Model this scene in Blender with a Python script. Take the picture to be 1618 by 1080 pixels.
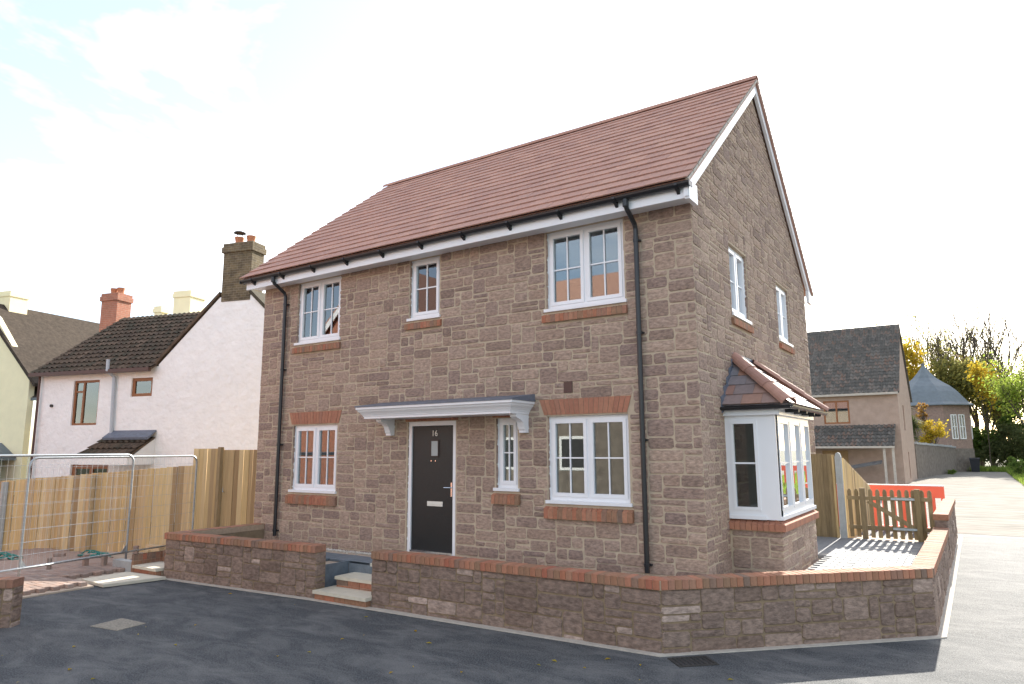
import bpy, bmesh, math, random
from mathutils import Vector, Matrix, Euler
R_ = math.radians
for o in list(bpy.data.objects): bpy.data.objects.remove(o)
scene = bpy.context.scene
col = scene.collection
# ------------------------------------------------------------------ camera, sky, sun, exposure
CAM = Vector((2.8912, -8.7215, 1.6314))
cam = bpy.data.cameras.new('camera'); cam.sensor_width = 36; cam.lens = 36*1086.9/1618
cam.clip_end = 3000
co = bpy.data.objects.new('camera', cam); col.objects.link(co)
yaw, pitch, roll = 0.5865, 0.1554, -0.0052
fwd = Vector((-math.sin(yaw)*math.cos(pitch), math.cos(yaw)*math.cos(pitch), math.sin(pitch)))
rt = Vector((math.cos(yaw), math.sin(yaw), 0)); up = rt.cross(fwd)
rt2 = rt*math.cos(roll)+up*math.sin(roll); up2 = -rt*math.sin(roll)+up*math.cos(roll)
m = Matrix((rt2, up2, -fwd)).transposed().to_4x4(); m.translation = CAM
co.matrix_world = m
scene.camera = co
SUN_AZ, SUN_EL = -0.4, 27.0      # degrees from +Y towards +X, elevation
world = bpy.data.worlds.new('World'); scene.world = world; world.use_nodes = True
wn = world.node_tree; wn.nodes.clear()
def wnode(t, **k):
    n = wn.nodes.new(t)
    for a, b in k.items(): setattr(n, a, b)
    return n
sky = wnode('ShaderNodeTexSky', sky_type='NISHITA', sun_disc=False)
sky.sun_elevation = R_(SUN_EL); sky.sun_rotation = R_(SUN_AZ); sky.dust_density = 1.0; sky.air_density = 1.0
tc = wnode('ShaderNodeTexCoord'); mp = wnode('ShaderNodeMapping'); mp.inputs['Scale'].default_value = (1, 1, 2.6)
mp.inputs['Location'].default_value = (10.1, .9, 2.3)
nz = wnode('ShaderNodeTexNoise'); nz.inputs['Scale'].default_value = 1.7; nz.inputs['Detail'].default_value = 7; nz.inputs['Roughness'].default_value = .55
nz.inputs['Distortion'].default_value = .35
cr = wnode('ShaderNodeValToRGB'); cr.color_ramp.elements[0].position = .50; cr.color_ramp.elements[1].position = .85; cr.color_ramp.elements[0].color = (.09, .09, .09, 1)
cloud = wnode('ShaderNodeMixRGB'); cloud.blend_type = 'MIX'
cloud.inputs['Color2'].default_value = (13.5, 12.6, 11.6, 1)
bg = wnode('ShaderNodeBackground'); bg.inputs['Strength'].default_value = .1
wo = wnode('ShaderNodeOutputWorld')
L = wn.links.new
L(tc.outputs['Generated'], mp.inputs['Vector']); L(mp.outputs['Vector'], nz.inputs['Vector']); L(nz.outputs['Fac'], cr.inputs['Fac'])
L(cr.outputs['Color'], cloud.inputs['Fac']); L(sky.outputs['Color'], cloud.inputs['Color1']); L(cloud.outputs['Color'], bg.inputs['Color'])
L(bg.outputs['Background'], wo.inputs['Surface'])
sl = bpy.data.lights.new('sun', 'SUN'); sl.energy = 4.2; sl.angle = R_(.6); sl.color = (1, .94, .84)
so = bpy.data.objects.new('sun', sl); col.objects.link(so)
sd = Vector((math.sin(R_(SUN_AZ))*math.cos(R_(SUN_EL)), math.cos(R_(SUN_AZ))*math.cos(R_(SUN_EL)), math.sin(R_(SUN_EL))))
so.rotation_euler = sd.to_track_quat('Z', 'Y').to_euler(); so.location = (0, 0, 30)
scene.view_settings.view_transform = 'Standard'; scene.view_settings.look = 'None'
scene.view_settings.exposure = 1.68; scene.view_settings.gamma = 1
scene.render.resolution_x = 1024; scene.render.resolution_y = 684
scene.render.engine = 'CYCLES'
scene.cycles.max_bounces = 6; scene.cycles.transparent_max_bounces = 12

# ------------------------------------------------------------------ materials
MATS = {}
def mat(name, cols, rough=.8, var='attr', nscale=8, namt=.25, bump=0, bscale=40, spec=.3, metal=0, stretch=(1,1,1), trans=0, nr=.25, coat=0):
    """cols: list of colours picked per piece (ramp). var: attr|obj|noise|none. namt: in-surface variation."""
    m = bpy.data.materials.new(name); m.use_nodes = True; nt = m.node_tree; N = nt.nodes; K = nt.links.new
    b = N['Principled BSDF']; b.inputs['Roughness'].default_value = rough; b.inputs['Specular IOR Level'].default_value = spec
    b.inputs['Metallic'].default_value = metal
    if coat: b.inputs['Coat Weight'].default_value = coat
    t = N.new('ShaderNodeTexCoord'); mpn = N.new('ShaderNodeMapping'); mpn.inputs['Scale'].default_value = stretch
    K(t.outputs['Object'], mpn.inputs['Vector'])
    no = N.new('ShaderNodeTexNoise'); no.inputs['Scale'].default_value = nscale; no.inputs['Detail'].default_value = 5; no.inputs['Roughness'].default_value = .6
    K(mpn.outputs['Vector'], no.inputs['Vector'])
    ramp = N.new('ShaderNodeValToRGB')
    el = ramp.color_ramp.elements
    cols = [tuple(c) for c in cols]
    if len(cols) == 1: cols = cols*2
    while len(el) < len(cols): el.new(.5)
    for i, c in enumerate(cols):
        el[i].position = i/(len(cols)-1); el[i].color = (*c, 1)
    if var == 'attr':
        a = N.new('ShaderNodeAttribute'); a.attribute_name = 'tone'; K(a.outputs['Fac'], ramp.inputs['Fac'])
    elif var == 'obj':
        a = N.new('ShaderNodeObjectInfo'); K(a.outputs['Random'], ramp.inputs['Fac'])
    elif var == 'noise':
        n2 = N.new('ShaderNodeTexNoise'); n2.inputs['Scale'].default_value = nscale*.35; n2.inputs['Detail'].default_value = 4
        K(mpn.outputs['Vector'], n2.inputs['Vector']); K(n2.outputs['Fac'], ramp.inputs['Fac'])
    else: ramp.inputs['Fac'].default_value = 0
    hs = N.new('ShaderNodeMixRGB'); hs.blend_type = 'MULTIPLY'; hs.inputs['Fac'].default_value = 1
    mr = N.new('ShaderNodeMapRange'); mr.inputs['From Min'].default_value = .5-nr; mr.inputs['From Max'].default_value = .5+nr
    mr.inputs['To Min'].default_value = 1-namt; mr.inputs['To Max'].default_value = 1+namt
    K(no.outputs['Fac'], mr.inputs['Value']); K(ramp.outputs['Color'], hs.inputs['Color1']); K(mr.outputs['Result'], hs.inputs['Color2'])
    K(hs.outputs['Color'], b.inputs['Base Color'])
    if bump:
        bn = N.new('ShaderNodeTexNoise'); bn.inputs['Scale'].default_value = bscale; bn.inputs['Detail'].default_value = 6
        K(mpn.outputs['Vector'], bn.inputs['Vector'])
        bp = N.new('ShaderNodeBump'); bp.inputs['Strength'].default_value = bump; bp.inputs['Distance'].default_value = .01
        K(bn.outputs['Fac'], bp.inputs['Height']); K(bp.outputs['Normal'], b.inputs['Normal'])
    if trans:
        tr = N.new('ShaderNodeBsdfTranslucent'); K(hs.outputs['Color'], tr.inputs['Color'])
        mx = N.new('ShaderNodeMixShader'); mx.inputs['Fac'].default_value = trans
        K(b.outputs[0], mx.inputs[1]); K(tr.outputs[0], mx.inputs[2]); K(mx.outputs[0], N['Material Output'].inputs['Surface'])
    MATS[name] = m
    return m
def glassmat(name, tint, boost=1.6, rough=0.0):
    m = bpy.data.materials.new(name); m.use_nodes = True; nt = m.node_tree; N = nt.nodes; K = nt.links.new
    N.remove(N['Principled BSDF'])
    g = N.new('ShaderNodeBsdfGlossy'); g.inputs['Roughness'].default_value = rough; g.inputs['Color'].default_value = (.95, .97, 1, 1)
    t = N.new('ShaderNodeBsdfTransparent'); t.inputs['Color'].default_value = (*tint, 1)
    f = N.new('ShaderNodeFresnel'); f.inputs['IOR'].default_value = 1.5
    mu = N.new('ShaderNodeMath'); mu.operation = 'MULTIPLY'; mu.use_clamp = True; mu.inputs[1].default_value = boost
    x = N.new('ShaderNodeMixShader'); K(f.outputs[0], mu.inputs[0]); K(mu.outputs[0], x.inputs['Fac'])
    K(t.outputs[0], x.inputs[1]); K(g.outputs[0], x.inputs[2]); K(x.outputs[0], N['Material Output'].inputs['Surface'])
    MATS[name] = m
mat('stone', [(.245,.176,.142),(.335,.243,.192),(.385,.282,.221),(.29,.21,.174),(.415,.308,.24),(.35,.25,.192),(.265,.192,.163)], .92, nscale=16, namt=.30, bump=1.0, bscale=38, spec=.15, stretch=(1,1,2.2), nr=.16)
mat('mortar', [(.45,.36,.26),(.53,.435,.325)], .95, 'noise', 6, .15, .5, 120, spec=.1)
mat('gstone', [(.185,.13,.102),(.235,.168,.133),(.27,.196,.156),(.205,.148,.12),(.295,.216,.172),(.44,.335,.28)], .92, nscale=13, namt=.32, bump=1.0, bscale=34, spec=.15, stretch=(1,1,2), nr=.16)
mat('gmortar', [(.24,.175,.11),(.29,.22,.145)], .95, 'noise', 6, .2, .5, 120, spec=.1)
mat('brick', [(.39,.155,.092),(.32,.165,.10),(.27,.165,.105),(.41,.185,.115),(.21,.145,.11),(.42,.21,.13),(.35,.13,.082)], .85, 'obj', 22, .22, .4, 90, spec=.2)
mat('lintel_brick', [(.40,.18,.115),(.35,.16,.105),(.42,.20,.125),(.31,.155,.11)], .85, 'obj', 22, .15, .3, 90, spec=.2)
mat('brick_mortar', [(.42,.31,.22)], .95, 'none', 20, .15, .3, 90)
mat('roof_tile', [(.40,.22,.166),(.435,.245,.184),(.375,.21,.162),(.45,.26,.194),(.365,.208,.164),(.415,.23,.174)], .75, 'attr', 14, .14, .3, 120, spec=.3)
mat('roof_tile_o', [(.40,.22,.166),(.435,.245,.184),(.375,.21,.162),(.45,.26,.194),(.365,.208,.164),(.415,.23,.174)], .75, 'obj', 14, .14, .3, 120, spec=.3)
mat('bay_tile', [(.34,.17,.12),(.22,.19,.19),(.20,.20,.22),(.36,.20,.14),(.19,.185,.20)], .6, 'obj', 14, .15, .3, 120, spec=.4)
mat('pvc', [(.80,.81,.83)], .3, 'none', 3, .02, 0, spec=.5)
mat('black_pvc', [(.016,.017,.02)], .35, 'none', 3, .1, 0, spec=.5)
mat('lead', [(.13,.15,.19)], .5, 'none', 9, .25, .2, 30, spec=.5)
mat('door_black', [(.010,.012,.014)], .38, 'none', 30, .3, .35, 60, spec=.5, stretch=(6,6,.5))
mat('chrome', [(.75,.75,.76)], .2, 'none', 3, .02, metal=1)
mat('satin_metal', [(.72,.69,.62)], .4, 'none', 5, .05, spec=.5)
mat('plaster', [(.42,.42,.39)], .9, 'none', 3, .04)
mat('floor_in', [(.30,.25,.2)], .7, 'none', 3, .1)
mat('blind', [(.42,.43,.42)], .9, 'none', 3, .04)
mat('fence_wood', [(.55,.39,.19),(.64,.48,.25),(.47,.32,.155),(.60,.44,.25),(.32,.215,.115),(.68,.52,.29),(.40,.27,.14)], .85, 'obj', 5, .22, .3, 30, spec=.15, stretch=(9,9,.7))
mat('gate_wood', [(.26,.19,.10),(.31,.23,.13),(.22,.16,.09)], .85, 'obj', 5, .25, .3, 30, spec=.15, stretch=(8,8,.8))
mat('galv', [(.38,.41,.43)], .42, 'none', 20, .2, metal=.75, spec=.5)
mat('concrete_post', [(.40,.41,.40)], .9, 'none', 12, .12, .3, 60)
mat('sandstone_slab', [(.58,.53,.42),(.62,.57,.46)], .85, 'noise', 8, .1, .3, 50)
mat('paver_grey', [(.26,.27,.28),(.33,.33,.32),(.21,.22,.235),(.37,.36,.34)], .85, 'obj', 20, .15, .3, 90)
mat('slab_blue', [(.13,.155,.18),(.17,.19,.21),(.11,.135,.16)], .75, 'obj', 12, .2, .3, 60)
mat('paver_brown', [(.30,.20,.155),(.36,.26,.21),(.25,.19,.16),(.40,.31,.26)], .88, 'obj', 20, .15, .3, 90)
mat('sand', [(.44,.35,.27),(.50,.41,.32)], .95, 'noise', 5, .18, .5, 60)
mat('gravel', [(.62,.58,.5),(.45,.42,.37),(.72,.69,.62),(.5,.44,.36)], .85, 'attr', 30, .1)
mat('edging', [(.46,.42,.36)], .9, 'none', 10, .15, .3, 60)
mat('iron', [(.05,.048,.045)], .6, 'none', 20, .3, .3, 60, metal=.3)
mat('drain_cover', [(.26,.235,.19)], .85, 'none', 40, .5, .4, 60)
mat('render_white', [(.84,.83,.81)], .9, 'none', 2, .05, 1.0, 5, spec=.2)
MATS['render_white'].node_tree.nodes['Bump'].inputs['Distance'].default_value = .05
mat('render_yellow', [(.84,.76,.50)], .9, 'none', 2, .05, .3, 20, spec=.2)
mat('render_brown', [(.36,.265,.21),(.42,.32,.26)], .95, 'noise', 3, .15, .4, 30, spec=.1)
mat('old_tile', [(.085,.065,.05),(.12,.085,.06),(.07,.062,.045),(.15,.105,.075)], .9, 'attr', 6, .35, .4, 40, spec=.15)
mat('old_tile_grey', [(.13,.12,.105),(.10,.095,.085),(.17,.155,.135),(.19,.13,.10)], .9, 'attr', 6, .35, .4, 40, spec=.15)
mat('dark_tile', [(.055,.046,.038),(.075,.06,.048)], .95, 'noise', 6, .3, .4, 40, spec=.05)
mat('slate', [(.13,.155,.17),(.16,.185,.20)], .6, 'noise', 3, .15, .2, 20, spec=.4)
mat('brown_frame', [(.27,.115,.05)], .5, 'none', 20, .15)
mat('white_paint', [(.78,.78,.76)], .5, 'none', 5, .04)
mat('grey_pipe', [(.42,.46,.50)], .45, 'none', 5, .06, spec=.5)
mat('brown_pipe', [(.10,.055,.045)], .5, 'none', 5, .1)
mat('terracotta', [(.45,.19,.10)], .8, 'none', 15, .2, .2, 40)
mat('dark_old_stone', [(.16,.135,.115),(.21,.18,.15)], .95, 'noise', 4, .35, 1.0, 10, spec=.1)
mat('orange_plastic', [(.90,.15,.085)], .45, 'none', 3, .04, spec=.45)
mat('white_plastic', [(.8,.8,.8)], .4, 'none', 3, .03)
mat('bin_plastic', [(.018,.02,.026)], .45, 'none', 3, .1, spec=.4)
mat('bark', [(.10,.08,.06),(.14,.115,.09)], .95, 'noise', 6, .3, .5, 30, spec=.1)
mat('rope_green', [(.03,.20,.17)], .6, 'none', 10, .2)
mat('new_timber', [(.62,.47,.28)], .85, 'none', 6, .15, stretch=(1,1,6))
mat('earth', [(.10,.085,.06),(.07,.085,.03)], .95, 'noise', 3, .3, .5, 20)
mat('weathered', [(.20,.20,.20)], .8, 'none', 6, .3, metal=.3)
for nm, cs in dict(leaf_yellow=[(.50,.34,.03),(.58,.44,.05),(.38,.32,.04),(.62,.38,.03)], leaf_olive=[(.25,.25,.08),(.36,.32,.09),(.19,.21,.07),(.44,.37,.10)],
                   leaf_green=[(.10,.17,.03),(.16,.23,.05),(.07,.13,.025),(.24,.28,.07)], leaf_dark=[(.10,.135,.05),(.16,.185,.07),(.085,.11,.045),(.21,.21,.08)],
                   leaf_lime=[(.28,.36,.05),(.34,.40,.08),(.20,.30,.04)], leaf_russet=[(.40,.20,.05),(.30,.17,.05),(.45,.28,.06)], grass=[(.14,.22,.03),(.20,.30,.05),(.26,.32,.07),(.12,.17,.03)]).items():
    mat(nm, cs, .7, 'attr', 2, .1, 0, trans=.58, spec=.2)
glassmat('glass', (.68,.74,.72), 3.0)
glassmat('glass_old', (.55,.6,.62), 3.0)
mat('window_back', [(.62,.62,.62)], .95, 'none', 30, .2, stretch=(8,8,.3))  # pale curtain cloth
mat('dark_room', [(.05,.05,.05)], .95, 'none')
def asphalt():
    m = mat('asphalt', [(.062,.067,.072),(.092,.097,.10)], .8, 'noise', 62, .55, 1.0, 70, spec=.16, nr=.13)
    nt = m.node_tree; N = nt.nodes; K = nt.links.new; b = N['Principled BSDF']
    N['Bump'].inputs['Distance'].default_value = .012
    # dusty pale scuffs
    t = [n for n in N if n.type == 'TEX_COORD'][0]
    mp2 = N.new('ShaderNodeMapping'); mp2.inputs['Scale'].default_value = (.8, 1.6, 1); mp2.inputs['Rotation'].default_value = (0, 0, .5)
    K(t.outputs['Object'], mp2.inputs['Vector'])
    n1 = N.new('ShaderNodeTexNoise'); n1.inputs['Scale'].default_value = 1.6; n1.inputs['Detail'].default_value = 9; n1.inputs['Roughness'].default_value = .72
    n1.inputs['Distortion'].default_value = .6
    K(mp2.outputs['Vector'], n1.inputs['Vector'])
    r = N.new('ShaderNodeValToRGB'); r.color_ramp.elements[0].position = .43; r.color_ramp.elements[1].position = .64
    r.color_ramp.elements[1].color = (.6, .6, .6, 1)
    K(n1.outputs['Fac'], r.inputs['Fac'])
    mx = N.new('ShaderNodeMixRGB'); mx.inputs['Color2'].default_value = (.19, .19, .185, 1)
    src = b.inputs['Base Color'].links[0].from_socket
    K(src, mx.inputs['Color1']); K(r.outputs['Color'], mx.inputs['Fac']); K(mx.outputs['Color'], b.inputs['Base Color'])
asphalt()
def lane_concrete():
    m = mat('lane_concrete', [(.15,.14,.12),(.26,.245,.215),(.19,.175,.15)], .95, 'noise', 5, .45, .7, 60, spec=.05, stretch=(.25, 1.3, 1))
    return m
lane_concrete()

# ------------------------------------------------------------------ mesh helpers
ORG = {}                      # root origin per object name (children are modelled relative to it)
class MB:
    def __init__(s): s.v = []; s.f = []; s.t = []
    def add(s, vs, fs, tone=None):
        o = len(s.v); s.v += [tuple(v) for v in vs]; s.f += [tuple(i+o for i in f) for f in fs]
        s.t += [random.random() if tone is None else tone]*len(vs)
        return s
    def hexa(s, p, tone=None):     # 8 points: bottom 4 ccw, top 4
        return s.add(p, [(0,3,2,1),(4,5,6,7),(0,1,5,4),(1,2,6,5),(2,3,7,6),(3,0,4,7)], tone)
    def box(s, a, b, P=None, tone=None):
        x0,y0,z0 = a; x1,y1,z1 = b
        p = [(x0,y0,z0),(x1,y0,z0),(x1,y1,z0),(x0,y1,z0),(x0,y0,z1),(x1,y0,z1),(x1,y1,z1),(x0,y1,z1)]
        if P: p = [P(*q) for q in p]
        return s.hexa(p, tone)
    def tube(s, pts, r, n=8, tone=None, cap=True):
        pts = [Vector(p) for p in pts]
        rs = r if isinstance(r, (list, tuple)) else [r]*len(pts)
        vs = []; fs = []
        ref = None
        for i, p in enumerate(pts):
            d = (pts[min(i+1, len(pts)-1)]-pts[max(i-1, 0)])
            d = d.normalized() if d.length > 1e-9 else Vector((0, 0, 1))
            if ref is None: ref = Vector((0, 0, 1)) if abs(d.z) < .9 else Vector((1, 0, 0))
            a = d.cross(ref).normalized(); b2 = d.cross(a).normalized()
            for k in range(n):
                t = 2*math.pi*k/n; vs.append(p+(a*math.cos(t)+b2*math.sin(t))*rs[i])
        for i in range(len(pts)-1):
            for k in range(n): fs.append((i*n+k, i*n+(k+1) % n, (i+1)*n+(k+1) % n, (i+1)*n+k))
        if cap: fs.append(tuple(range(n-1, -1, -1))); fs.append(tuple(range((len(pts)-1)*n, len(pts)*n)))
        return s.add(vs, fs, tone)
    def prism(s, poly, a, b, P):     # polygon (u,v) extruded in third coordinate a..b through map P(u,v,w)
        n = len(poly)
        vs = [P(u, v, a) for u, v in poly]+[P(u, v, b) for u, v in poly]
        fs = [tuple(range(n-1, -1, -1)), tuple(range(n, 2*n))]+[(i, (i+1) % n, n+(i+1) % n, n+i) for i in range(n)]
        return s.add(vs, fs)
    def mesh(s, name, org=(0,0,0), smooth=False, recalc=True):
        me = bpy.data.meshes.new(name)
        ox, oy, oz = org
        me.from_pydata([(x-ox, y-oy, z-oz) for x, y, z in s.v], [], s.f)
        a = me.attributes.new('tone', 'FLOAT', 'POINT'); a.data.foreach_set('value', s.t)
        if recalc:
            bm = bmesh.new(); bm.from_mesh(me); bmesh.ops.recalc_face_normals(bm, faces=bm.faces); bm.to_mesh(me); bm.free()
        if smooth: me.polygons.foreach_set('use_smooth', [True]*len(me.polygons))
        me.update(); return me
    def build(s, name, material, parent=None, smooth=False, recalc=True):
        org = ORG.get(parent.name, (0,0,0)) if parent else (0,0,0)
        o = bpy.data.objects.new(name, s.mesh(name, org, smooth, recalc)); col.objects.link(o)
        o.data.materials.append(MATS[material])
        if parent: o.parent = parent; ORG[o.name] = org
        return o
def tag(o, label=None, cat=None, group=None, kind=None):
    if label: o['label'] = label
    if cat: o['category'] = cat
    if group: o['group'] = group
    if kind: o['kind'] = kind
    return o
def thing(name, loc, label, cat, group=None):
    e = bpy.data.objects.new(name, None); col.objects.link(e); e.location = loc; e.empty_display_size = .2
    ORG[e.name] = tuple(loc)
    return tag(e, label, cat, group)
def inst(name, me, material, parent, M):
    """object sharing mesh data, placed by a world matrix M, parented (parents are unrotated)"""
    o = bpy.data.objects.new(name, me); col.objects.link(o)
    if not me.materials: me.materials.append(MATS[material])
    o.parent = parent; g = Vector(ORG.get(parent.name, (0,0,0))) if parent else Vector((0,0,0))
    o.matrix_local = Matrix.Translation(-g) @ M
    return o
def copy_tree(o, parent=None):
    c = o.copy(); col.objects.link(c); c.parent = parent
    if o.name in ORG: ORG[c.name] = ORG[o.name]
    for ch in list(o.children): copy_tree(ch, c)
    return c
def boxmesh(name, sx, sy, sz, bev=0.004):
    """bevelled block centred on x,y with its base at z=0"""
    bm = bmesh.new(); bmesh.ops.create_cube(bm, size=1)
    for v in bm.verts: v.co = Vector((v.co.x*sx, v.co.y*sy, (v.co.z+.5)*sz))
    if bev: bmesh.ops.bevel(bm, geom=[e for e in bm.edges if e.calc_length() > 0], offset=bev, segments=1, affect='EDGES')
    me = bpy.data.meshes.new(name); bm.to_mesh(me); bm.free(); return me
def frame(O, e):
    """wall frame: u along e, v up, d outward (to the right of e)"""
    O = Vector(O); e = Vector((e[0], e[1], 0)).normalized(); n = Vector((e.y, -e.x, 0))
    return lambda u, v, d: O+e*u+n*d+Vector((0, 0, v))
rng = random.Random(7)
# ------------------------------------------------------------------ squared rubble
def rubble(u0, u1, v0, v1, blocked, seed, cw=.062, ch=.08, maxw=8):
    r = random.Random(seed); nu = max(1, round((u1-u0)/cw)); nv = max(1, round((v1-v0)/ch))
    cw = (u1-u0)/nu; ch = (v1-v0)/nv
    occ = [[blocked(u0+(i+.5)*cw, v0+(j+.5)*ch) for i in range(nu)] for j in range(nv)]
    out = []
    for j in range(nv):
        i = 0
        while i < nu:
            if occ[j][i]: i += 1; continue
            h = r.choices([1, 2, 3], [.34, .52, .14])[0]
            w = {1: r.randint(3, maxw), 2: r.randint(3, 8), 3: r.randint(4, 6)}[h]
            ww = 0
            while ww < w and i+ww < nu and not occ[j][i+ww]: ww += 1
            # avoid leaving a sliver
            k = i+ww; gap = 0
            while k+gap < nu and not occ[j][k+gap] and gap < 3: gap += 1
            if 0 < gap < 2: ww += gap
            hh = 1
            while hh < h and j+hh < nv and all(not occ[j+hh][i+q] for q in range(ww)): hh += 1
            for a in range(hh):
                for q in range(ww): occ[j+a][i+q] = True
            out.append((u0+i*cw, u0+(i+ww)*cw, v0+j*ch, v0+(j+hh)*ch)); i += ww
    return out
def stone_geo(mb, P, rc, r, gap=.010, proud=.007, tone=None):
    a, b, c, d = rc
    g = gap*r.uniform(.7, 1.3); a += g; b -= g; c += g; d -= g
    if b-a < .02 or d-c < .015: return
    k = min(.03, (b-a)*.28, (d-c)*.32)
    j = lambda s=.006: r.uniform(-s, s)
    pts = []
    for (x, y, sx, sy) in ((a, c, 1, 1), (b, c, -1, 1), (b, d, -1, -1), (a, d, 1, -1)):
        k1 = k*r.uniform(.35, 1.1); k2 = k*r.uniform(.35, 1.1)
        p1 = (x+j(), y+sy*k1+j(.003)); p2 = (x+sx*k2+j(.003), y+j())
        pts += [p1, p2] if sx*sy > 0 else [p2, p1]
    cx, cy = (a+b)/2, (c+d)/2
    ins = .012
    pr = proud*r.uniform(.6, 1.5)
    vs = [P(x, y, -.012) for x, y in pts]+[P(x, y, pr*.45) for x, y in pts]
    fr = []
    for x, y in pts:
        dx, dy = cx-x, cy-y; l = math.hypot(dx, dy) or 1
        fr.append((x+dx/l*ins, y+dy/l*ins))
    vs += [P(x, y, pr+j(.003)) for x, y in fr]+[P(cx+j(.01), cy+j(.01), pr+.004+j(.004))]
    fs = []
    for q in range(8):
        n = (q+1) % 8
        fs += [(q, n, 8+n, 8+q), (8+q, 8+n, 16+n, 16+q), (16+q, 16+n, 24)]
    mb.add(vs, fs, r.random() if tone is None else tone)
def lay_stones(parent, items, material, limit=300, seed=1, name='stone', tonefn=None, gap=.010, proud=.007):
    """items: list of (P, rect). The largest in view become objects, the rest one stuff mesh."""
    r = random.Random(seed)
    def score(it):
        P, (a, b, c, d) = it; p = P((a+b)/2, (c+d)/2, 0); q = P((a+b)/2, (c+d)/2, 1)
        dv = CAM-p
        return (b-a)*(d-c)/dv.length_squared*max(0.02, (q-p).dot(dv.normalized()))
    order = sorted(items, key=score, reverse=True)
    rest = MB()
    for i, (P, rc) in enumerate(order):
        t = tonefn(r) if tonefn else None
        if i < limit:
            mb = MB(); stone_geo(mb, P, rc, r, gap, proud, t)
            if mb.v: mb.build(name, material, parent, recalc=False)
        else: stone_geo(rest, P, rc, r, gap, proud, t)
    if rest.v:
        o = rest.build('small_'+name+'s', material, parent, recalc=False); o['kind'] = 'stuff'
def pierced(mb, u0, u1, v0, v1, ops, thick, P):
    us = sorted({u0, u1, *[x for o in ops for x in o[:2]]}); vs = sorted({v0, v1, *[x for o in ops for x in o[2:4]]})
    us = [u for u in us if u0 <= u <= u1]; vs = [v for v in vs if v0 <= v <= v1]
    solid = lambda i, j: 0 <= i < len(us)-1 and 0 <= j < len(vs)-1 and not any(o[0] < (us[i]+us[i+1])/2 < o[1] and o[2] < (vs[j]+vs[j+1])/2 < o[3] for o in ops)
    for i in range(len(us)-1):
        for j in range(len(vs)-1):
            if not solid(i, j): continue
            a, b, c, d = us[i], us[i+1], vs[j], vs[j+1]
            q = lambda *p: mb.add([P(*x) for x in p], [(0, 1, 2, 3)])
            q((a,c,0),(b,c,0),(b,d,0),(a,d,0)); q((a,c,-thick),(a,d,-thick),(b,d,-thick),(b,c,-thick))
            if not solid(i-1, j): q((a,c,0),(a,d,0),(a,d,-thick),(a,c,-thick))
            if not solid(i+1, j): q((b,c,0),(b,c,-thick),(b,d,-thick),(b,d,0))
            if not solid(i, j-1): q((a,c,0),(a,c,-thick),(b,c,-thick),(b,c,0))
            if not solid(i, j+1): q((a,d,0),(b,d,0),(b,d,-thick),(a,d,-thick))

# ------------------------------------------------------------------ ground, road, lane, patio
def zroad(x, y):
    t = min(1, max(0, y/11)); t = t*t*(3-2*t)
    z = -.5+.14*t
    if y > 11: z = -.36+.06*min(1, (y-11)/20)
    return z
def sheet(name, xs, ys, zf, material, kind='structure'):
    mb = MB()
    vs = [(x, y, zf(x, y)) for y in ys for x in xs]; n = len(xs)
    mb.add(vs, [(j*n+i, j*n+i+1, (j+1)*n+i+1, (j+1)*n+i) for j in range(len(ys)-1) for i in range(n-1)])
    o = mb.build(name, material, recalc=False); o['kind'] = kind; return o
lin = lambda a, b, n: [a+(b-a)*i/(n-1) for i in range(n)]
sheet('ground', [-900, -60, -20, 0, 20, 60, 900], [-900, -60, -20, 0, 40, 90, 900], lambda x, y: -.62, 'earth')
sheet('road', lin(-40, 40, 41), lin(-40, 10.9, 60), zroad, 'asphalt')
sheet('lane', lin(-6, 4.75, 14), lin(10.9, 58.5, 40), lambda x, y: zroad(x, y)+.004, 'lane_concrete')
# ------------------------------------------------------------------ the house
LX, DY, ZT = -9.0, 7.5, 4.92
house = thing('detached_house', (0, 0, 0), 'new detached stone house with red tiled roof, black door and white bay window', 'house')
PF = frame((0, 0, 0), (1, 0)); PG = frame((0, 0, 0), (0, 1)); PL = frame((LX, DY, 0), (0, -1)); PB = frame((0, DY, 0), (-1, 0))
zr = lambda y: 5.08+.8*(min(y, 7.5-y)+.42)
W_UL = (-7.96, -6.74, 3.66, 4.9); W_UM = (-5.03, -4.36, 3.82, 4.9); W_UR = (-2.28, -1.0, 3.66, 4.9)
W_LL = (-7.94, -6.72, .87, 2.11); W_SL = (-3.21, -2.81, 1.02, 2.11); W_LR = (-2.29, -1.01, .87, 2.11)
DOOR = (-5.01, -3.99, 0.0, 2.1)
G1 = (1.67, 2.66, 3.63, 4.78); G2 = (4.74, 5.76, 3.63, 4.78); BAYO = (1.06, 3.2, .5, 2.08)
fops = [W_UL, W_UM, W_UR, W_LL, W_SL, W_LR, DOOR]; gops = [G1, G2, BAYO]
mb = MB()
pierced(mb, LX, 0, -.5, ZT, fops, .2, PF); pierced(mb, .2, DY-.2, -.5, ZT, gops, .2, PG)
pierced(mb, .2, DY-.2, -.5, ZT, [], .2, PL); pierced(mb, 0, 9.0, -.5, ZT, [], .2, PB)
for P in (PG, PL):
    mb.prism([(0, ZT), (DY, ZT), (DY, 5.12), (3.75, 8.12), (0, 5.12)], 0, -.2, P)
wall = mb.build('wall', 'mortar', house, recalc=False)
mb = MB()
PFi = frame((0, .2, 0), (1, 0)); PGi = frame((-.2, 0, 0), (0, 1))
pierced(mb, LX+.35, -.2, -.1, ZT-.01, fops, .1, PFi); pierced(mb, .3, DY-.35, -.1, ZT-.01, gops, .1, PGi)
mb.box((LX+.2, DY-.35, -.1), (-.2, DY-.2, ZT)); mb.box((LX+.2, .3, -.1), (LX+.35, DY-.35, ZT))
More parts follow.
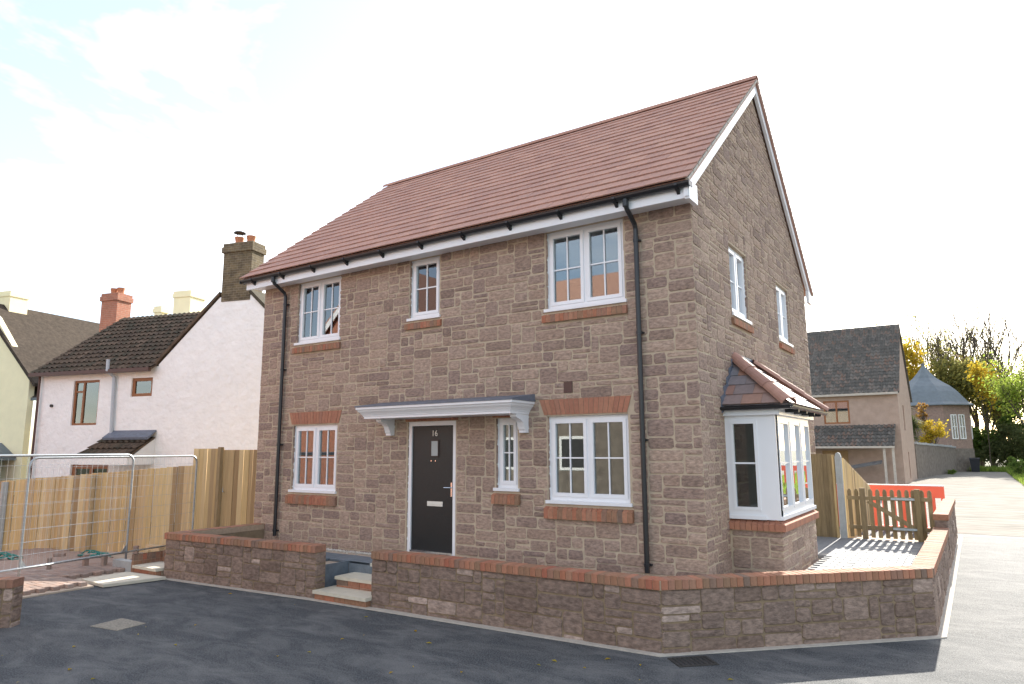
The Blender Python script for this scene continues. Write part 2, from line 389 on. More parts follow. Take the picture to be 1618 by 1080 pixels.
mb.box((LX+.35, .31, 2.44), (-.31, DY-.36, 2.72)); mb.box((LX+.3, .25, 4.93), (-.25, DY-.3, 5.0))
mb.box((-5.9, .31, 0), (-5.8, 5.0, 2.43)); mb.box((-3.6, .31, 2.73), (-3.5, DY-.4, 4.92)); mb.box((-6.0, .31, 2.73), (-5.9, DY-.4, 4.92))
mb.box((-3.75, .31, 0), (-3.65, 3.0, 2.43))
mb.build('interior_lining', 'plaster', house)
MB().box((LX+.3, .3, -.12), (-.3, DY-.3, .0)).build('floor', 'floor_in', house)
# stones
ins = lambda u, v, ops, mg=0.0: any(o[0]-mg < u < o[1]+mg and o[2]-mg < v < o[3]+mg for o in ops)
LINT = [(-2.42, -.95, 2.10, 2.36), (-8.06, -6.62, 2.10, 2.36), (-5.1, -3.9, 2.08, 2.22), (-3.3, -2.72, 2.10, 2.3)]
SILLS = [(-2.34, -.96, .66, .87), (-8.02, -6.66, .66, .87), (-3.26, -2.76, .83, 1.02), (-2.34, -.96, 3.5, 3.66), (-8.02, -6.7, 3.5, 3.66), (-5.1, -4.3, 3.67, 3.82)]
AIRB = [(-2.0, -1.86, 2.44, 2.6)]
items = [(PF, rc) for rc in rubble(LX-.006, .006, -.3, ZT, lambda u, v: ins(u, v, fops+LINT+SILLS+AIRB), 11)]
GS = [(1.6, 2.72, 3.49, 3.63), (4.68, 5.82, 3.49, 3.63)]
items += [(PG, rc) for rc in rubble(-.006, DY+.006, -.3, 8.0, lambda u, v: ins(u, v, gops+GS) or (1.0 < u < 3.28 and v < 2.1) or v > zr(u)-.28, 12)]
# stones lining the window reveals (left cheeks face the lane, right cheeks the drive)
for o in fops[:6]+[DOOR]:
    for x, e in ((o[0], (0, 1)), (o[1], (0, -1))):
        Pr = frame((x+(.0 if e[1] > 0 else 0), 0 if e[1] > 0 else .1, 0), e)
        items += [(Pr, rc) for rc in rubble(.0, .06 if e[1] > 0 else .1, o[2], o[3], lambda u, v: False, int(abs(x)*100), .06, .1)]
for o in gops[:2]:
    Pr = frame((-.1, o[1], 0), (1, 0)); items += [(Pr, rc) for rc in rubble(.04, .1, o[2], o[3], lambda u, v: False, 5, .06, .1)]
lay_stones(wall, items, 'stone', 300, 21)
MB().box((-2.0, .012, 2.44), (-1.86, -.012, 2.6)).build('air_brick', 'brown_pipe', house)

def window(parent, P, rc, lights, hbar=.5, vbars=True, name='window', din=-.055, sillw=.03, pane='glass'):
    a, b, c, d = rc; fw = .055; sh = .045
    fr = MB()
    for (u0, u1, v0, v1) in ((a, a+fw, c+sh, d), (b-fw, b, c+sh, d), (a+fw, b-fw, d-fw, d), (a+fw, b-fw, c+sh, c+sh+fw)):
        fr.box((u0, v0, din-.07), (u1, v1, din), P)
    iu0, iu1, iv0, iv1 = a+fw, b-fw, c+sh+fw, d-fw
    tot = sum(lights); xs = [iu0]
    for l in lights: xs.append(xs[-1]+(iu1-iu0)*l/tot)
    for x in xs[1:-1]: fr.box((x-.025, iv0, din-.068), (x+.025, iv1, din-.002), P)
    w = fr.build(name, 'pvc', parent)
    MB().box((a-sillw, c, din-.07), (b+sillw, c+sh, .035), P).build('window_sill', 'pvc', w)
    for k in range(len(lights)):
        u0 = xs[k]+(.025 if k else 0); u1 = xs[k+1]-(.025 if k < len(lights)-1 else 0)
        s = MB(); sw = .05
        for q in ((u0, u0+sw, iv0, iv1), (u1-sw, u1, iv0, iv1), (u0+sw, u1-sw, iv1-sw, iv1), (u0+sw, u1-sw, iv0, iv0+sw)):
            s.box((q[0], q[2], din-.06), (q[1], q[3], din+.014), P)
        so_ = s.build('sash', 'pvc', w)
        p0, p1, q0, q1 = u0+sw, u1-sw, iv0+sw, iv1-sw
        MB().box((p0-.01, q0-.01, din-.032), (p1+.01, q1+.01, din-.024), P).build('pane', pane, w)
        g = MB()
        if vbars: g.box(((p0+p1)/2-.010, q0, din-.023), ((p0+p1)/2+.010, q1, din-.008), P)
        if hbar: g.box((p0, q0+(q1-q0)*hbar-.010, din-.022), (p1, q0+(q1-q0)*hbar+.010, din-.009), P)
        if g.v: g.build('glazing_bar', 'pvc', w)
    # uneven bead of white sealant between frame and stone
    r = random.Random(int(a*977))
    for x in (a, b):
        v = c+sh; pts = []; bead = MB()
        while v < d: pts.append(P(x+r.uniform(-.006, .006), v, din+.006+r.uniform(-.004, .004))); v += r.uniform(.03, .07)
        bead.tube(pts, [r.uniform(.006, .012) for _ in pts], 5)
        bead.build('sealant', 'pvc', w)
    return w
def brick_sill(parent, P, u0, u1, vb, vt, proud=.06, pitch=.075):
    core = MB().box((u0+.014, vb+.006, -.09), (u1-.014, vb+(vt-vb)*.6, proud-.006), P).build('brick_sill', 'brick_mortar', parent)
    n = max(2, round((u1-u0)/pitch)); w = (u1-u0)/n; h = vt-vb
    for i in range(n):
        a = u0+i*w+.004; b = u0+(i+1)*w-.004; j = rng.uniform(-.002, .002)
        m = MB().hexa([P(a, vb, proud+j), P(b, vb, proud+j), P(b, vb+.02, -.08), P(a, vb+.02, -.08), P(a, vb+h*.66, proud+j), P(b, vb+h*.66, proud+j), P(b, vt-.002, -.08), P(a, vt-.002, -.08)])
        m.build('brick', 'brick', core)
def lintel(parent, P, b0, b1, t0, t1, vb, vt):
    core = MB().hexa([P(b0, vb, .004), P(b1, vb, .004), P(b1, vb, -.19), P(b0, vb, -.19), P(t0, vt, .004), P(t1, vt, .004), P(t1, vt, -.19), P(t0, vt, -.19)]).build('lintel', 'brick_mortar', parent)
    n = round((b1-b0)/.075)
    for i in range(n):
        f = lambda k, x0, x1: x0+(x1-x0)*k/n
        g = .004; j = rng.uniform(.010, .015)
        a, b, c, d = f(i, b0, b1)+g, f(i+1, b0, b1)-g, f(i, t0, t1)+g, f(i+1, t0, t1)-g
        MB().hexa([P(a, vb+.001, j), P(b, vb+.001, j), P(b, vb+.001, -.15), P(a, vb+.001, -.15), P(c, vt-.002, j), P(d, vt-.002, j), P(d, vt-.002, -.15), P(c, vt-.002, -.15)]).build('brick', 'lintel_brick', core)
window(house, PF, W_UL, [1, 1]); window(house, PF, W_UR, [1, 1])
window(house, PF, W_LL, [1, 1]); window(house, PF, W_LR, [1, 1]); window(house, PF, W_SL, [1])
window(house, PF, W_UM, [1])
MB().box((W_UM[0]+.05, W_UM[2]+.05, -.16), (W_UM[1]-.05, W_UM[3]-.02, -.15), PF).build('blind', 'blind', house)
window(house, PG, G1, [1, 1], vbars=False); window(house, PG, G2, [1, 1], vbars=False)
for s in SILLS[:3]: brick_sill(house, PF, *s)
for s in SILLS[3:]: brick_sill(house, PF, *s, proud=.05)
for s in GS: brick_sill(house, PG, *s, proud=.05)
lintel(house, PF, -2.34, -1.02, -2.42, -.95, 2.13, 2.357); lintel(house, PF, -7.98, -6.68, -8.06, -6.61, 2.13, 2.357)
lintel(house, PF, -3.27, -2.75, -3.29, -2.73, 2.12, 2.30); lintel(house, PF, -5.06, -3.94, -5.08, -3.92, 2.105, 2.20)
# door
MB().box((-4.935, .035, -.09), (-4.065, 2.025, -.045), PF).build('door', 'door_black', house)
door = bpy.data.objects['door']
f = MB()
for q in ((-5.01, -4.94, 0, 2.1), (-4.06, -3.99, 0, 2.1), (-4.94, -4.06, 2.03, 2.1)): f.box((q[0], q[2], -.11), (q[1], q[3], -.02), PF)
f.build('door_frame', 'pvc', door)
MB().box((-4.94, .0, -.12), (-4.06, .034, -.01), PF).build('threshold', 'chrome', door)
g = MB()
for q in ((-4.55, -4.53, 1.52, 1.80), (-4.39, -4.37, 1.52, 1.80), (-4.53, -4.39, 1.52, 1.54), (-4.53, -4.39, 1.78, 1.80)): g.box((q[0], q[2], -.046), (q[1], q[3], -.034), PF)
g.build('glazing_frame', 'black_pvc', door)
MB().box((-4.53, 1.54, -.046), (-4.39, 1.78, -.040), PF).build('door_glass', 'blind', door)
MB().box((-4.60, .74, -.046), (-4.28, .815, -.036), PF).build('letter_plate', 'satin_metal', door)
MB().box((-4.575, .765, -.036), (-4.305, .792, -.031), PF).build('letter_flap', 'satin_metal', door)
h = MB().box((-4.115, .90, -.046), (-4.085, 1.12, -.036), PF); h.tube([PF(-4.10, 1.04, -.036), PF(-4.10, 1.04, .005), PF(-4.22, 1.04, .008)], .009, 8); h.build('handle', 'chrome', door)
mb = MB()
for x in (-4.53, -4.44): mb.tube([PF(x, 1.46, -.046), PF(x, 1.46, -.040)], .011, 8)
mb.build('door_viewer', 'chrome', door)
tcv = bpy.data.curves.new('number', 'FONT'); tcv.body = '16'; tcv.size = .135; tcv.extrude = .004; tcv.align_x = 'CENTER'
to = bpy.data.objects.new('tmp', tcv); col.objects.link(to)
bpy.context.view_layer.update()
nm = bpy.data.meshes.new_from_object(to.evaluated_get(bpy.context.evaluated_depsgraph_get())); bpy.data.objects.remove(to)
nm.materials.clear()
inst('house_number', nm, 'satin_metal', door, Matrix.Translation((-4.46, .040, 1.86)) @ Matrix.Rotation(R_(90), 4, 'X'))
# canopy over the door
def ring(x0, x1, yf, i, z): return [(x0+i, 0.0, z), (x0+i, yf+i, z), (x1-i, yf+i, z), (x1-i, 0.0, z)]
prof = [(0, 2.335), (0, 2.30), (.02, 2.285), (.03, 2.265), (.06, 2.235), (.085, 2.20), (.09, 2.185), (.10, 2.18), (.10, 2.15)]
vs = []; fs = []
for i, z in prof: vs += ring(-5.62, -2.50, -.62, i, z)
for k in range(len(prof)-1):
    for q in range(3): fs.append((k*4+q, k*4+q+1, k*4+4+q+1, k*4+4+q))
fs.append((0, 3, 2, 1)); k = (len(prof)-1)*4; fs.append((k, k+1, k+2, k+3))
canopy = MB().add(vs, fs).build('door_canopy', 'pvc', house)
ld = MB().hexa([(-5.632, .0, 2.336), (-5.632, -.632, 2.336), (-2.488, -.632, 2.336), (-2.488, .0, 2.336), (-5.60, .0, 2.45), (-5.632, -.632, 2.362), (-2.488, -.632, 2.362), (-2.50, .0, 2.45)])
ld.build('lead_roof', 'lead', canopy)
for x in (-5.42, -2.72):
    Pk = lambda u, v, w, x=x: Vector((x+w, -u, v))
    MB().prism([(0, 2.149), (.34, 2.149), (.34, 2.11), (.30, 2.09), (.22, 2.07), (.16, 2.03), (.13, 1.97), (.12, 1.93), (.10, 1.91), (.10, 1.88), (0, 1.88)], 0, .11, Pk).build('bracket', 'pvc', canopy)
# eaves
fas = MB().box((-9.18, -.32, 4.87), (.03, -.29, 5.06)).build('fascia', 'pvc', house)
MB().box((-9.12, -.289, 4.905), (.03, .0, 4.917)).build('soffit', 'pvc', fas)
bx = MB()
bx.prism([(-.33, 4.85), (.0, 4.85), (.0, 5.12), (-.30, 5.1), (-.33, 5.06)], .032, .095, PG)
bx.build('box_end', 'pvc', fas)
MB().prism([(7.5, 4.85), (7.83, 4.85), (7.83, 5.06), (7.5, 5.12)], .032, .095, PG).build('box_end', 'pvc', fas)
for s in (0, 1):
    Y_ = (lambda y: y) if s == 0 else (lambda y: 7.5-y)
    MB().prism([(Y_(-.36), zr(-.36)-.02), (Y_(3.748), zr(3.748)-.02), (Y_(3.748), zr(3.748)-.25), (Y_(-.36), zr(-.36)-.25)], .03, .085, PG).build('barge_board', 'pvc', house)
# roof
SL = math.atan(.8); ev = Vector((0, math.cos(SL), math.sin(SL))); nv_ = Vector((0, -math.sin(SL), math.cos(SL))); E0 = Vector((0, -.44, 5.064))
X0, X1 = -9.22, .12
roof = MB()
Pr = lambda x, s, h: Vector((x, 0, 0))+E0+ev*s+nv_*h
LEN = 4.19/math.cos(SL)
roof.hexa([Pr(X0, .12, -.06), Pr(X1-.02, .12, -.06), Pr(X1-.02, LEN, -.06), Pr(X0, LEN, -.06), Pr(X0, .0, 0), Pr(X1-.02, .0, 0), Pr(X1-.02, LEN, 0), Pr(X0, LEN, 0)])
bk = [Vector((p.x, 7.5-p.y, p.z)) for p in (Pr(X0, .12, -.06), Pr(X1, .12, -.06), Pr(X1, LEN, -.06), Pr(X0, LEN, -.06), Pr(X0, 0, .03), Pr(X1, 0, .03), Pr(X1, LEN, .03), Pr(X0, LEN, .03))]
roof.hexa(bk)
roof = roof.build('roof', 'roof_tile', house)
NC = 19; gau = LEN/NC; TW = .302
tm = MB().hexa([(-TW/2+.0015, 0, 0), (TW/2-.0015, 0, 0), (TW/2-.0015, gau*1.12, 0), (-TW/2+.0015, gau*1.12, 0), (-TW/2+.0015, 0, .016), (TW/2-.0015, 0, .016), (TW/2-.0015, gau*1.12, .016), (-TW/2+.0015, gau*1.12, .016)]).mesh('tile')
tl = []
for c in range(NC):
    n = int((X1-X0)/TW)+1
    for k in range(-1, n+1):
        a = X0+k*TW+(TW/2 if c % 2 else 0); b = a+TW
        a2, b2 = max(a, X0), min(b, X1)
        if b2-a2 < .05: continue
        tl.append((c, a2, b2))
def tile_M(c, a, b, jit):
    o = Pr((a+b)/2, c*gau-.01, .036+jit[0])
    tilt = math.atan(.021/(gau*1.12))
    return Matrix.Translation(o) @ Matrix.Rotation(SL-tilt+jit[1], 4, 'X') @ Matrix.Rotation(jit[2], 4, 'Z') @ Matrix.Diagonal(((b-a)/TW, 1, 1, 1))
tl.sort(key=lambda t: (Pr((t[1]+t[2])/2, t[0]*gau, 0)-CAM).length)
rest = MB(); rj = random.Random(3)
for i, (c, a, b) in enumerate(tl):
    M_ = tile_M(c, a, b, (rj.uniform(-.002, .002), rj.uniform(-.004, .004), rj.uniform(-.003, .003)))
    if i < 300: inst('roof_tile', tm, 'roof_tile_o', roof, M_)
    else: rest.hexa([M_ @ v.co for v in tm.vertices], rj.random())
ro = rest.build('far_roof_tiles', 'roof_tile', roof, recalc=False); ro['kind'] = 'stuff'
rm = MB(); n = 8
prof = [(.13*math.cos(math.pi*k/n), .11*math.sin(math.pi*k/n)-.03) for k in range(n+1)]
prof2 = [(.115*math.cos(math.pi*k/n), .095*math.sin(math.pi*k/n)-.03) for k in range(n+1)]
vs = [(x, y, z) for x in (0, .447) for (y, z) in prof+prof2[::-1]]
q = len(prof)*2
rm.add(vs, [tuple(range(q-1, -1, -1)), tuple(range(q, 2*q))]+[(i, (i+1) % q, q+(i+1) % q, q+i) for i in range(q)])
rmesh = rm.mesh('ridge_tile')
x = X1+.01-.45
while x > X0-.3:
    inst('ridge_tile', rmesh, 'roof_tile_o', roof, Matrix.Translation((x, 3.75, 8.425+rj.uniform(-.003, .003)))); x -= .45
# little verge caps under the tile ends at the gable
vc = boxmesh('verge_cap', .05, gau*.9, .035, .004)
for c in range(NC):
    inst('verge_cap', vc, 'edging', roof, Matrix.Translation(Pr(.105, c*gau+.14, -.02)) @ Matrix.Rotation(SL, 4, 'X'))
    p = Pr(.105, c*gau+.14, -.02); inst('verge_cap', vc, 'edging', roof, Matrix.Translation((p.x, 7.5-p.y, p.z)) @ Matrix.Rotation(-SL, 4, 'X'))
def half_gutter(mb, p0, p1, out, r=.055, th=.006):
    p0, p1, out = Vector(p0), Vector(p1), Vector(out).normalized(); n = 8; vs = []
    for p in (p0, p1):
        for rr in (r, r-th):
            for k in range(n+1):
                t = math.pi*k/n; vs.append(p+out*(rr*math.cos(t))-Vector((0, 0, rr*math.sin(t))))
    m_ = 2*(n+1); fs = []
    for k in range(n):
        fs += [(k, k+1, m_+k+1, m_+k), (n+1+k, m_+n+1+k, m_+n+2+k, n+2+k)]
    fs += [(0, m_, m_+n+1, n+1), (n, 2*n+1, m_+2*n+1, m_+n)]
    for b in (0, m_): fs += [(b+k, b+n+1+k, b+n+2+k, b+k+1) for k in range(n)]
    mb.add(vs, fs)
gm = MB(); half_gutter(gm, (-9.24, -.38, 5.055), (.13, -.38, 5.055), (0, -1, 0), .062)
gm.box((-9.245, -.445, 4.99), (-9.235, -.315, 5.06)); gm.box((.125, -.445, 4.99), (.135, -.315, 5.06))
gut = gm.build('gutter', 'black_pvc', house)
for i in range(11):
    x = -8.9+i*.885
    MB().prism([(.32, 5.05), (.45, 5.05), (.45, 5.02), (.40, 4.975), (.32, 4.93)], x-.02, x+.02, lambda u, v, w: Vector((w, -u, v))).build('gutter_bracket', 'black_pvc', gut)
for x in (-.78, -8.26):
    dp = MB().tube([(x, -.38, 5.0), (x, -.38, 4.93), (x, -.35, 4.88), (x, -.10, 4.73), (x, -.07, 4.66), (x, -.07, .05)], .034, 10).build('downpipe', 'black_pvc', house, smooth=False)
    for z in (4.5, 3.2, 1.75, .15):
        c = MB().tube([(x, -.07, z-.02), (x, -.07, z+.02)], .041, 10); c.box((x-.055, -.05, z-.012), (x+.055, -.0, z+.012)); c.build('pipe_clip', 'black_pvc', dp)
    MB().tube([(x, -.38, 4.90), (x, -.38, 5.0)], .042, 10).build('outlet', 'black_pvc', dp)
# ---- bay window on the gable
BX, B0, B1 = .68, 1.0, 3.26
bw = MB(); 
bw.box((.0, B0, -.5), (BX, B1, .53)); bw.box((BX-.1, B0+.1, .53), (BX-.1+.01, B0+.11, .54))
bay = bw.build('bay_window', 'mortar', house)
PS = frame((0, B0, 0), (1, 0)); PBF = frame((BX, B0, 0), (0, 1)); PBR = frame((BX, B1, 0), (-1, 0))
its = [(PS, rc) for rc in rubble(.02, BX+.014, -.3, .54, lambda u, v: False, 31)]+[(PBF, rc) for rc in rubble(-.014, B1-B0, -.3, .54, lambda u, v: False, 32)]
lay_stones(bay, its, 'stone', 60, 33)
def bay_sill(P, L, m0, m1):
    n = round(L/.075); w = L/n
    for i in range(n):
        a, b = i*w+.003, (i+1)*w-.003
        MB().hexa([P(a-(m0*.06 if i == 0 else 0), .55, .06), P(b+(m1*.06 if i == n-1 else 0), .55, .06), P(b, .55, -.08), P(a, .55, -.08), P(a-(m0*.06 if i == 0 else 0), .635, .06), P(b+(m1*.06 if i == n-1 else 0), .635, .06), P(b, .70, -.08), P(a, .70, -.08)]).build('brick', 'lintel_brick', bay)
bay_sill(PS, BX, 0, 1); bay_sill(PBF, B1-B0, 1, 0)
MB().box((.02, B0+.0, .53), (BX-.01, B1-.01, .63)).build('sill_bed', 'brick_mortar', bay)
def bay_lights(P, a, b, n, tall=.69, top=2.08, hbar=.52):
    f = MB(); fw = .07
    f.box((a, tall, -.08), (b, tall+.05, .03), P)
    f.box((a, top-fw, -.07), (b, top, -.0), P); f.box((a, tall+.05, -.07), (b, tall+.05+fw, -.0), P)
    xs = [a+(b-a)*i/n for i in range(n+1)]
    for i, x in enumerate(xs):
        u0, u1 = (x, x+fw) if i == 0 else ((x-fw, x) if i == n else (x-fw/2, x+fw/2))
        f.box((u0, tall+.05+fw, -.07), (u1, top-fw, -.0), P)
    f.build('bay_frame', 'pvc', bay)
    for i in range(n):
        u0 = xs[i]+(fw if i == 0 else fw/2); u1 = xs[i+1]-(fw if i == n-1 else fw/2); v0, v1 = tall+.05+fw, top-fw
        s = MB(); sw = .04
        for q in ((u0, u0+sw, v0, v1), (u1-sw, u1, v0, v1), (u0+sw, u1-sw, v1-sw, v1), (u0+sw, u1-sw, v0, v0+sw)): s.box((q[0], q[2], -.055), (q[1], q[3], .012), P)
        s.build('sash', 'pvc', bay)
        MB().box((u0+sw-.01, v0+sw-.01, -.03), (u1-sw+.01, v1-sw+.01, -.022), P).build('pane', 'glass', bay)
        MB().box((u0+sw, v0+(v1-v0)*hbar-.012, -.021), (u1-sw, v0+(v1-v0)*hbar+.012, -.008), P).build('glazing_bar', 'pvc', bay)
bay_lights(PS, .0, .50, 1); bay_lights(PBF, .02, 2.26, 3)
MB().box((.50, B0, .69), (BX, B0+.12, 2.08)).build('corner_post', 'pvc', bay)
MB().box((.0, B1-.03, .5), (BX, B1, 2.08)).build('bay_side_panel', 'pvc', bay)
MB().box((.0, B0-.07, 2.081), (BX+.07, B1+.07, 2.19)).build('bay_fascia', 'pvc', bay)
ZE, ZA, EX, EY0, EY1 = 2.215, 2.95, .88, .88, 3.38
bt = MB()
A1 = Vector((0, 1.63, ZA)); A2 = Vector((0, 2.63, ZA)); C1 = Vector((EX, EY0, ZE)); C2 = Vector((EX, EY1, ZE)); W1 = Vector((0, EY0, ZE)); W2 = Vector((0, EY1, ZE))
bt.add([W1, C1, C2, W2, A1, A2], [(0, 1, 4), (1, 2, 5, 4), (2, 3, 5), (0, 3, 2, 1), (0, 4, 5, 3)]); bt.build('bay_roof', 'bay_tile', bay)
def slope_tiles(e0, e1, t0, t1, rows, tw):
    e0, e1, t0, t1 = map(Vector, (e0, e1, t0, t1))
    nrm = (e1-e0).cross(((t0+t1)/2-(e0+e1)/2)).normalized()
    if nrm.z < 0: nrm = -nrm
    ax = (e1-e0).normalized()
    for r in range(rows):
        f0 = r/rows; f1 = min(1, (r+1.1)/rows)
        lo0, hi0 = e0.lerp(t0, f0), e1.lerp(t1, f0); lo1, hi1 = e0.lerp(t0, f1), e1.lerp(t1, f1)
        A = (lo0-e0).dot(ax); Bx = (hi0-e0).dot(ax); A2_ = (lo1-e0).dot(ax); B2_ = (hi1-e0).dot(ax)
        k = A-(tw/2 if r % 2 else 0)
        while k < Bx:
            a, b = max(k, A), min(k+tw, Bx)
            if b-a > .03:
                a2, b2 = min(max(a, A2_), B2_), max(min(b, B2_), A2_)
                if b2-a2 < .004: b2 = a2+.004
                base0 = lo0-ax*A; base1 = lo1-ax*A2_
                g = .002
                lo = [base0+ax*(a+g), base0+ax*(b-g), base1+ax*(b2-g), base1+ax*(a2+g)]
                d0, d1 = .035, .012
                MB().hexa([p+nrm*h for p, h in zip(lo, (d0-.018, d0-.018, d1-.01, d1-.01))]+[p+nrm*h for p, h in zip(lo, (d0, d0, d1+.006, d1+.006))]).build('tile', 'bay_tile', bay)
            k += tw
slope_tiles(W1, C1, A1, A1, 5, .27); slope_tiles(C1, C2, A1, A2, 5, .27)
def half_round(p0, p1, r, n=3, upv=Vector((0, 0, 1))):
    p0, p1 = Vector(p0), Vector(p1); d = (p1-p0).normalized(); s = d.cross(upv).normalized(); u = s.cross(d).normalized()
    for i in range(n):
        a = p0.lerp(p1, i/n); b = p0.lerp(p1, (i+1)/n+.01); vs = []; N_ = 8
        for p, k in ((a, 1.08), (b, .94)):
            for rr in (r*k, r*k-.014):
                for q in range(N_+1):
                    t = math.pi*q/N_; vs.append(p+s*(rr*math.cos(t))+u*(rr*math.sin(t)*.8))
        m_ = 2*(N_+1); fs = []
        for q in range(N_): fs += [(q, q+1, m_+q+1, m_+q), (N_+1+q, m_+N_+1+q, m_+N_+2+q, N_+2+q)]
        fs += [(0, m_, m_+N_+1, N_+1), (N_, 2*N_+1, m_+2*N_+1, m_+N_)]
        for b_ in (0, m_): fs += [(b_+q, b_+N_+1+q, b_+N_+2+q, b_+q+1) for q in range(N_)]
        MB().add(vs, fs).build('hip_tile', 'roof_tile_o', bay)
half_round(C1+Vector((.02, -.02, .0)), A1+Vector((0, 0, .03)), .11); half_round(C2+Vector((.02, .02, .0)), A2+Vector((0, 0, .03)), .11)
MB().box((.003, 1.55, 2.93), (.012, 2.72, 3.05)).build('lead_flashing', 'lead', bay)
for i in range(5):
    f0 = i/5; y = EY0+.75*f0-.03; z = ZE+.735*f0
    MB().hexa([(.003, y, z-.10), (.02, y, z-.10), (.10, y+.17, z+.05), (.003, y+.17, z+.05), (.003, y, z+.13), (.02, y, z+.13), (.03, y+.17, z+.19), (.003, y+.17, z+.19)]).build('lead_flashing', 'lead', bay)
g = MB(); half_gutter(g, (.0, EY0-.03, 2.20), (EX+.05, EY0-.03, 2.20), (0, -1, 0), .05); half_gutter(g, (EX+.03, EY0-.05, 2.20), (EX+.03, EY1+.05, 2.20), (1, 0, 0), .05); g.build('bay_gutter', 'black_pvc', bay)
for y in (1.3, 1.85, 2.4, 2.95): MB().box((BX+.07, y, 2.12), (EX+.05, y+.03, 2.17)).build('gutter_bracket', 'black_pvc', bay)
# white waste pipe and box beside the bay
wp = MB().tube([(.08, 3.6, 2.0), (.08, 3.6, .1)], .03, 8); wp.box((.0, 3.5, 1.95), (.2, 3.7, 2.05)); wp.build('waste_pipe', 'pvc', house)
MB().box((.003, 3.75, .45), (.2, 4.15, 1.0)).build('meter_box', 'pvc', house)
# ------------------------------------------------------------------ garden walls
def offset_path(pts, d):
    out = []
    for i, p in enumerate(pts):
        p = Vector(p).to_2d() if len(p) == 3 else Vector(p)
        ns = []
        if i > 0: e = (p-Vector(pts[i-1][:2])).normalized(); ns.append(Vector((e.y, -e.x)))
        if i < len(pts)-1: e = (Vector(pts[i+1][:2])-p).normalized(); ns.append(Vector((e.y, -e.x)))
        n = sum(ns, Vector((0, 0))).normalized(); k = n.dot(ns[0])
        out.append(p+n*(d/k))
    return out
BRK = boxmesh('coping_brick', .0705, .235, .102, .004)
def ribbon(mb, pts, d0, d1, z0, z1):
    a, b = offset_path(pts, d0), offset_path(pts, d1)
    for i in range(len(pts)-1):
        zb = lambda p: z0(p) if callable(z0) else z0
        mb.hexa([(*a[i], zb(a[i])), (*a[i+1], zb(a[i+1])), (*b[i+1], zb(b[i+1])), (*b[i], zb(b[i])), (*a[i], z1), (*a[i+1], z1), (*b[i+1], z1), (*b[i], z1)])
def garden_wall(root, pts, ztop, seed, th=.20, limit=300, ends=(True, True), pitch=.08):
    ct = ztop-.102
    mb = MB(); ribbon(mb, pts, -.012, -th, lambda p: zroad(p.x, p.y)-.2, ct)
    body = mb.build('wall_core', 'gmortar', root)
    cpts = [Vector(p) for p in pts]; cpts[0] = cpts[0]+(cpts[1]-cpts[0]).normalized()*.02; cpts[-1] = cpts[-1]+(cpts[-2]-cpts[-1]).normalized()*.02
    mb = MB(); ribbon(mb, cpts, .016, -th-.01, ct-.002, ztop-.006); cop = mb.build('coping', 'brick_mortar', root)
    items = []
    for i in range(len(pts)-1):
        A, B = Vector(pts[i]), Vector(pts[i+1]); Ln = (B-A).length; e = (B-A)/Ln
        P = frame((A.x, A.y, 0), e)
        zb = min(zroad(A.x, A.y), zroad(B.x, B.y))-.03
        Pm = lambda u, v, d, P=P: P(u, v, d-.012)
        items += [(Pm, rc) for rc in rubble(0.0, Ln, zb, ct, lambda u, v: False, seed+i, .066, .082, 8)]
        n = max(1, round(Ln/pitch)); w = Ln/n
        nrm = Vector((e.y, -e.x)); ang = math.atan2(e.y, e.x)
        for k in range(n):
            c = A+e*((k+.5)*w)-nrm*(th/2-.008)
            M_ = Matrix.Translation((c.x, c.y, ct+rng.uniform(-.001, .002))) @ Matrix.Rotation(ang+rng.uniform(-.008, .008), 4, 'Z') @ Matrix.Diagonal((w*.93/.0705, 1, 1, 1))
            inst('coping_brick', BRK, 'brick', cop, M_)
    for end, (p, q) in enumerate(((pts[0], pts[1]), (pts[-1], pts[-2]))):
        if not ends[end]: continue
        p, q = Vector(p), Vector(q); e = (p-q).normalized(); nrm = Vector((e.y, -e.x)) if end else Vector((-e.y, e.x))
        # end face looks along e; u runs from the outer to the inner side or back
        if end: P = frame((p.x, p.y, 0), (-nrm.x, -nrm.y))
        else: P = frame((p.x-nrm.x*th, p.y-nrm.y*th, 0), (nrm.x, nrm.y))
        zb = zroad(p.x, p.y)-.03
        items += [(P, rc) for rc in rubble(.0, th, zb, ct, lambda u, v: False, seed+50+end, .055, .08, 5)]
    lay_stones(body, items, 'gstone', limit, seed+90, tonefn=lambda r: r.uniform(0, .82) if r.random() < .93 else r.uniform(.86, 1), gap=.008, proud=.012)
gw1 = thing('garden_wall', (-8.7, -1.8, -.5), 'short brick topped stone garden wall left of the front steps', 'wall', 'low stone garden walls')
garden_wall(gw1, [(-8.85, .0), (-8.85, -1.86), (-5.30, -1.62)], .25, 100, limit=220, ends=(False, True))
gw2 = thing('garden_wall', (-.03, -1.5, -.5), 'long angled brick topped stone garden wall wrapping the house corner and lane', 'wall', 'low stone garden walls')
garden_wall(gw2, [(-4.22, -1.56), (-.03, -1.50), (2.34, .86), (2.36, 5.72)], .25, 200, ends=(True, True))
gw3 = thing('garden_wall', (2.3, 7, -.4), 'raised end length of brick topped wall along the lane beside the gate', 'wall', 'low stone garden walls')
garden_wall(gw3, [(2.37, 5.725), (2.38, 10.2)], .475, 300, limit=120, ends=(True, True))
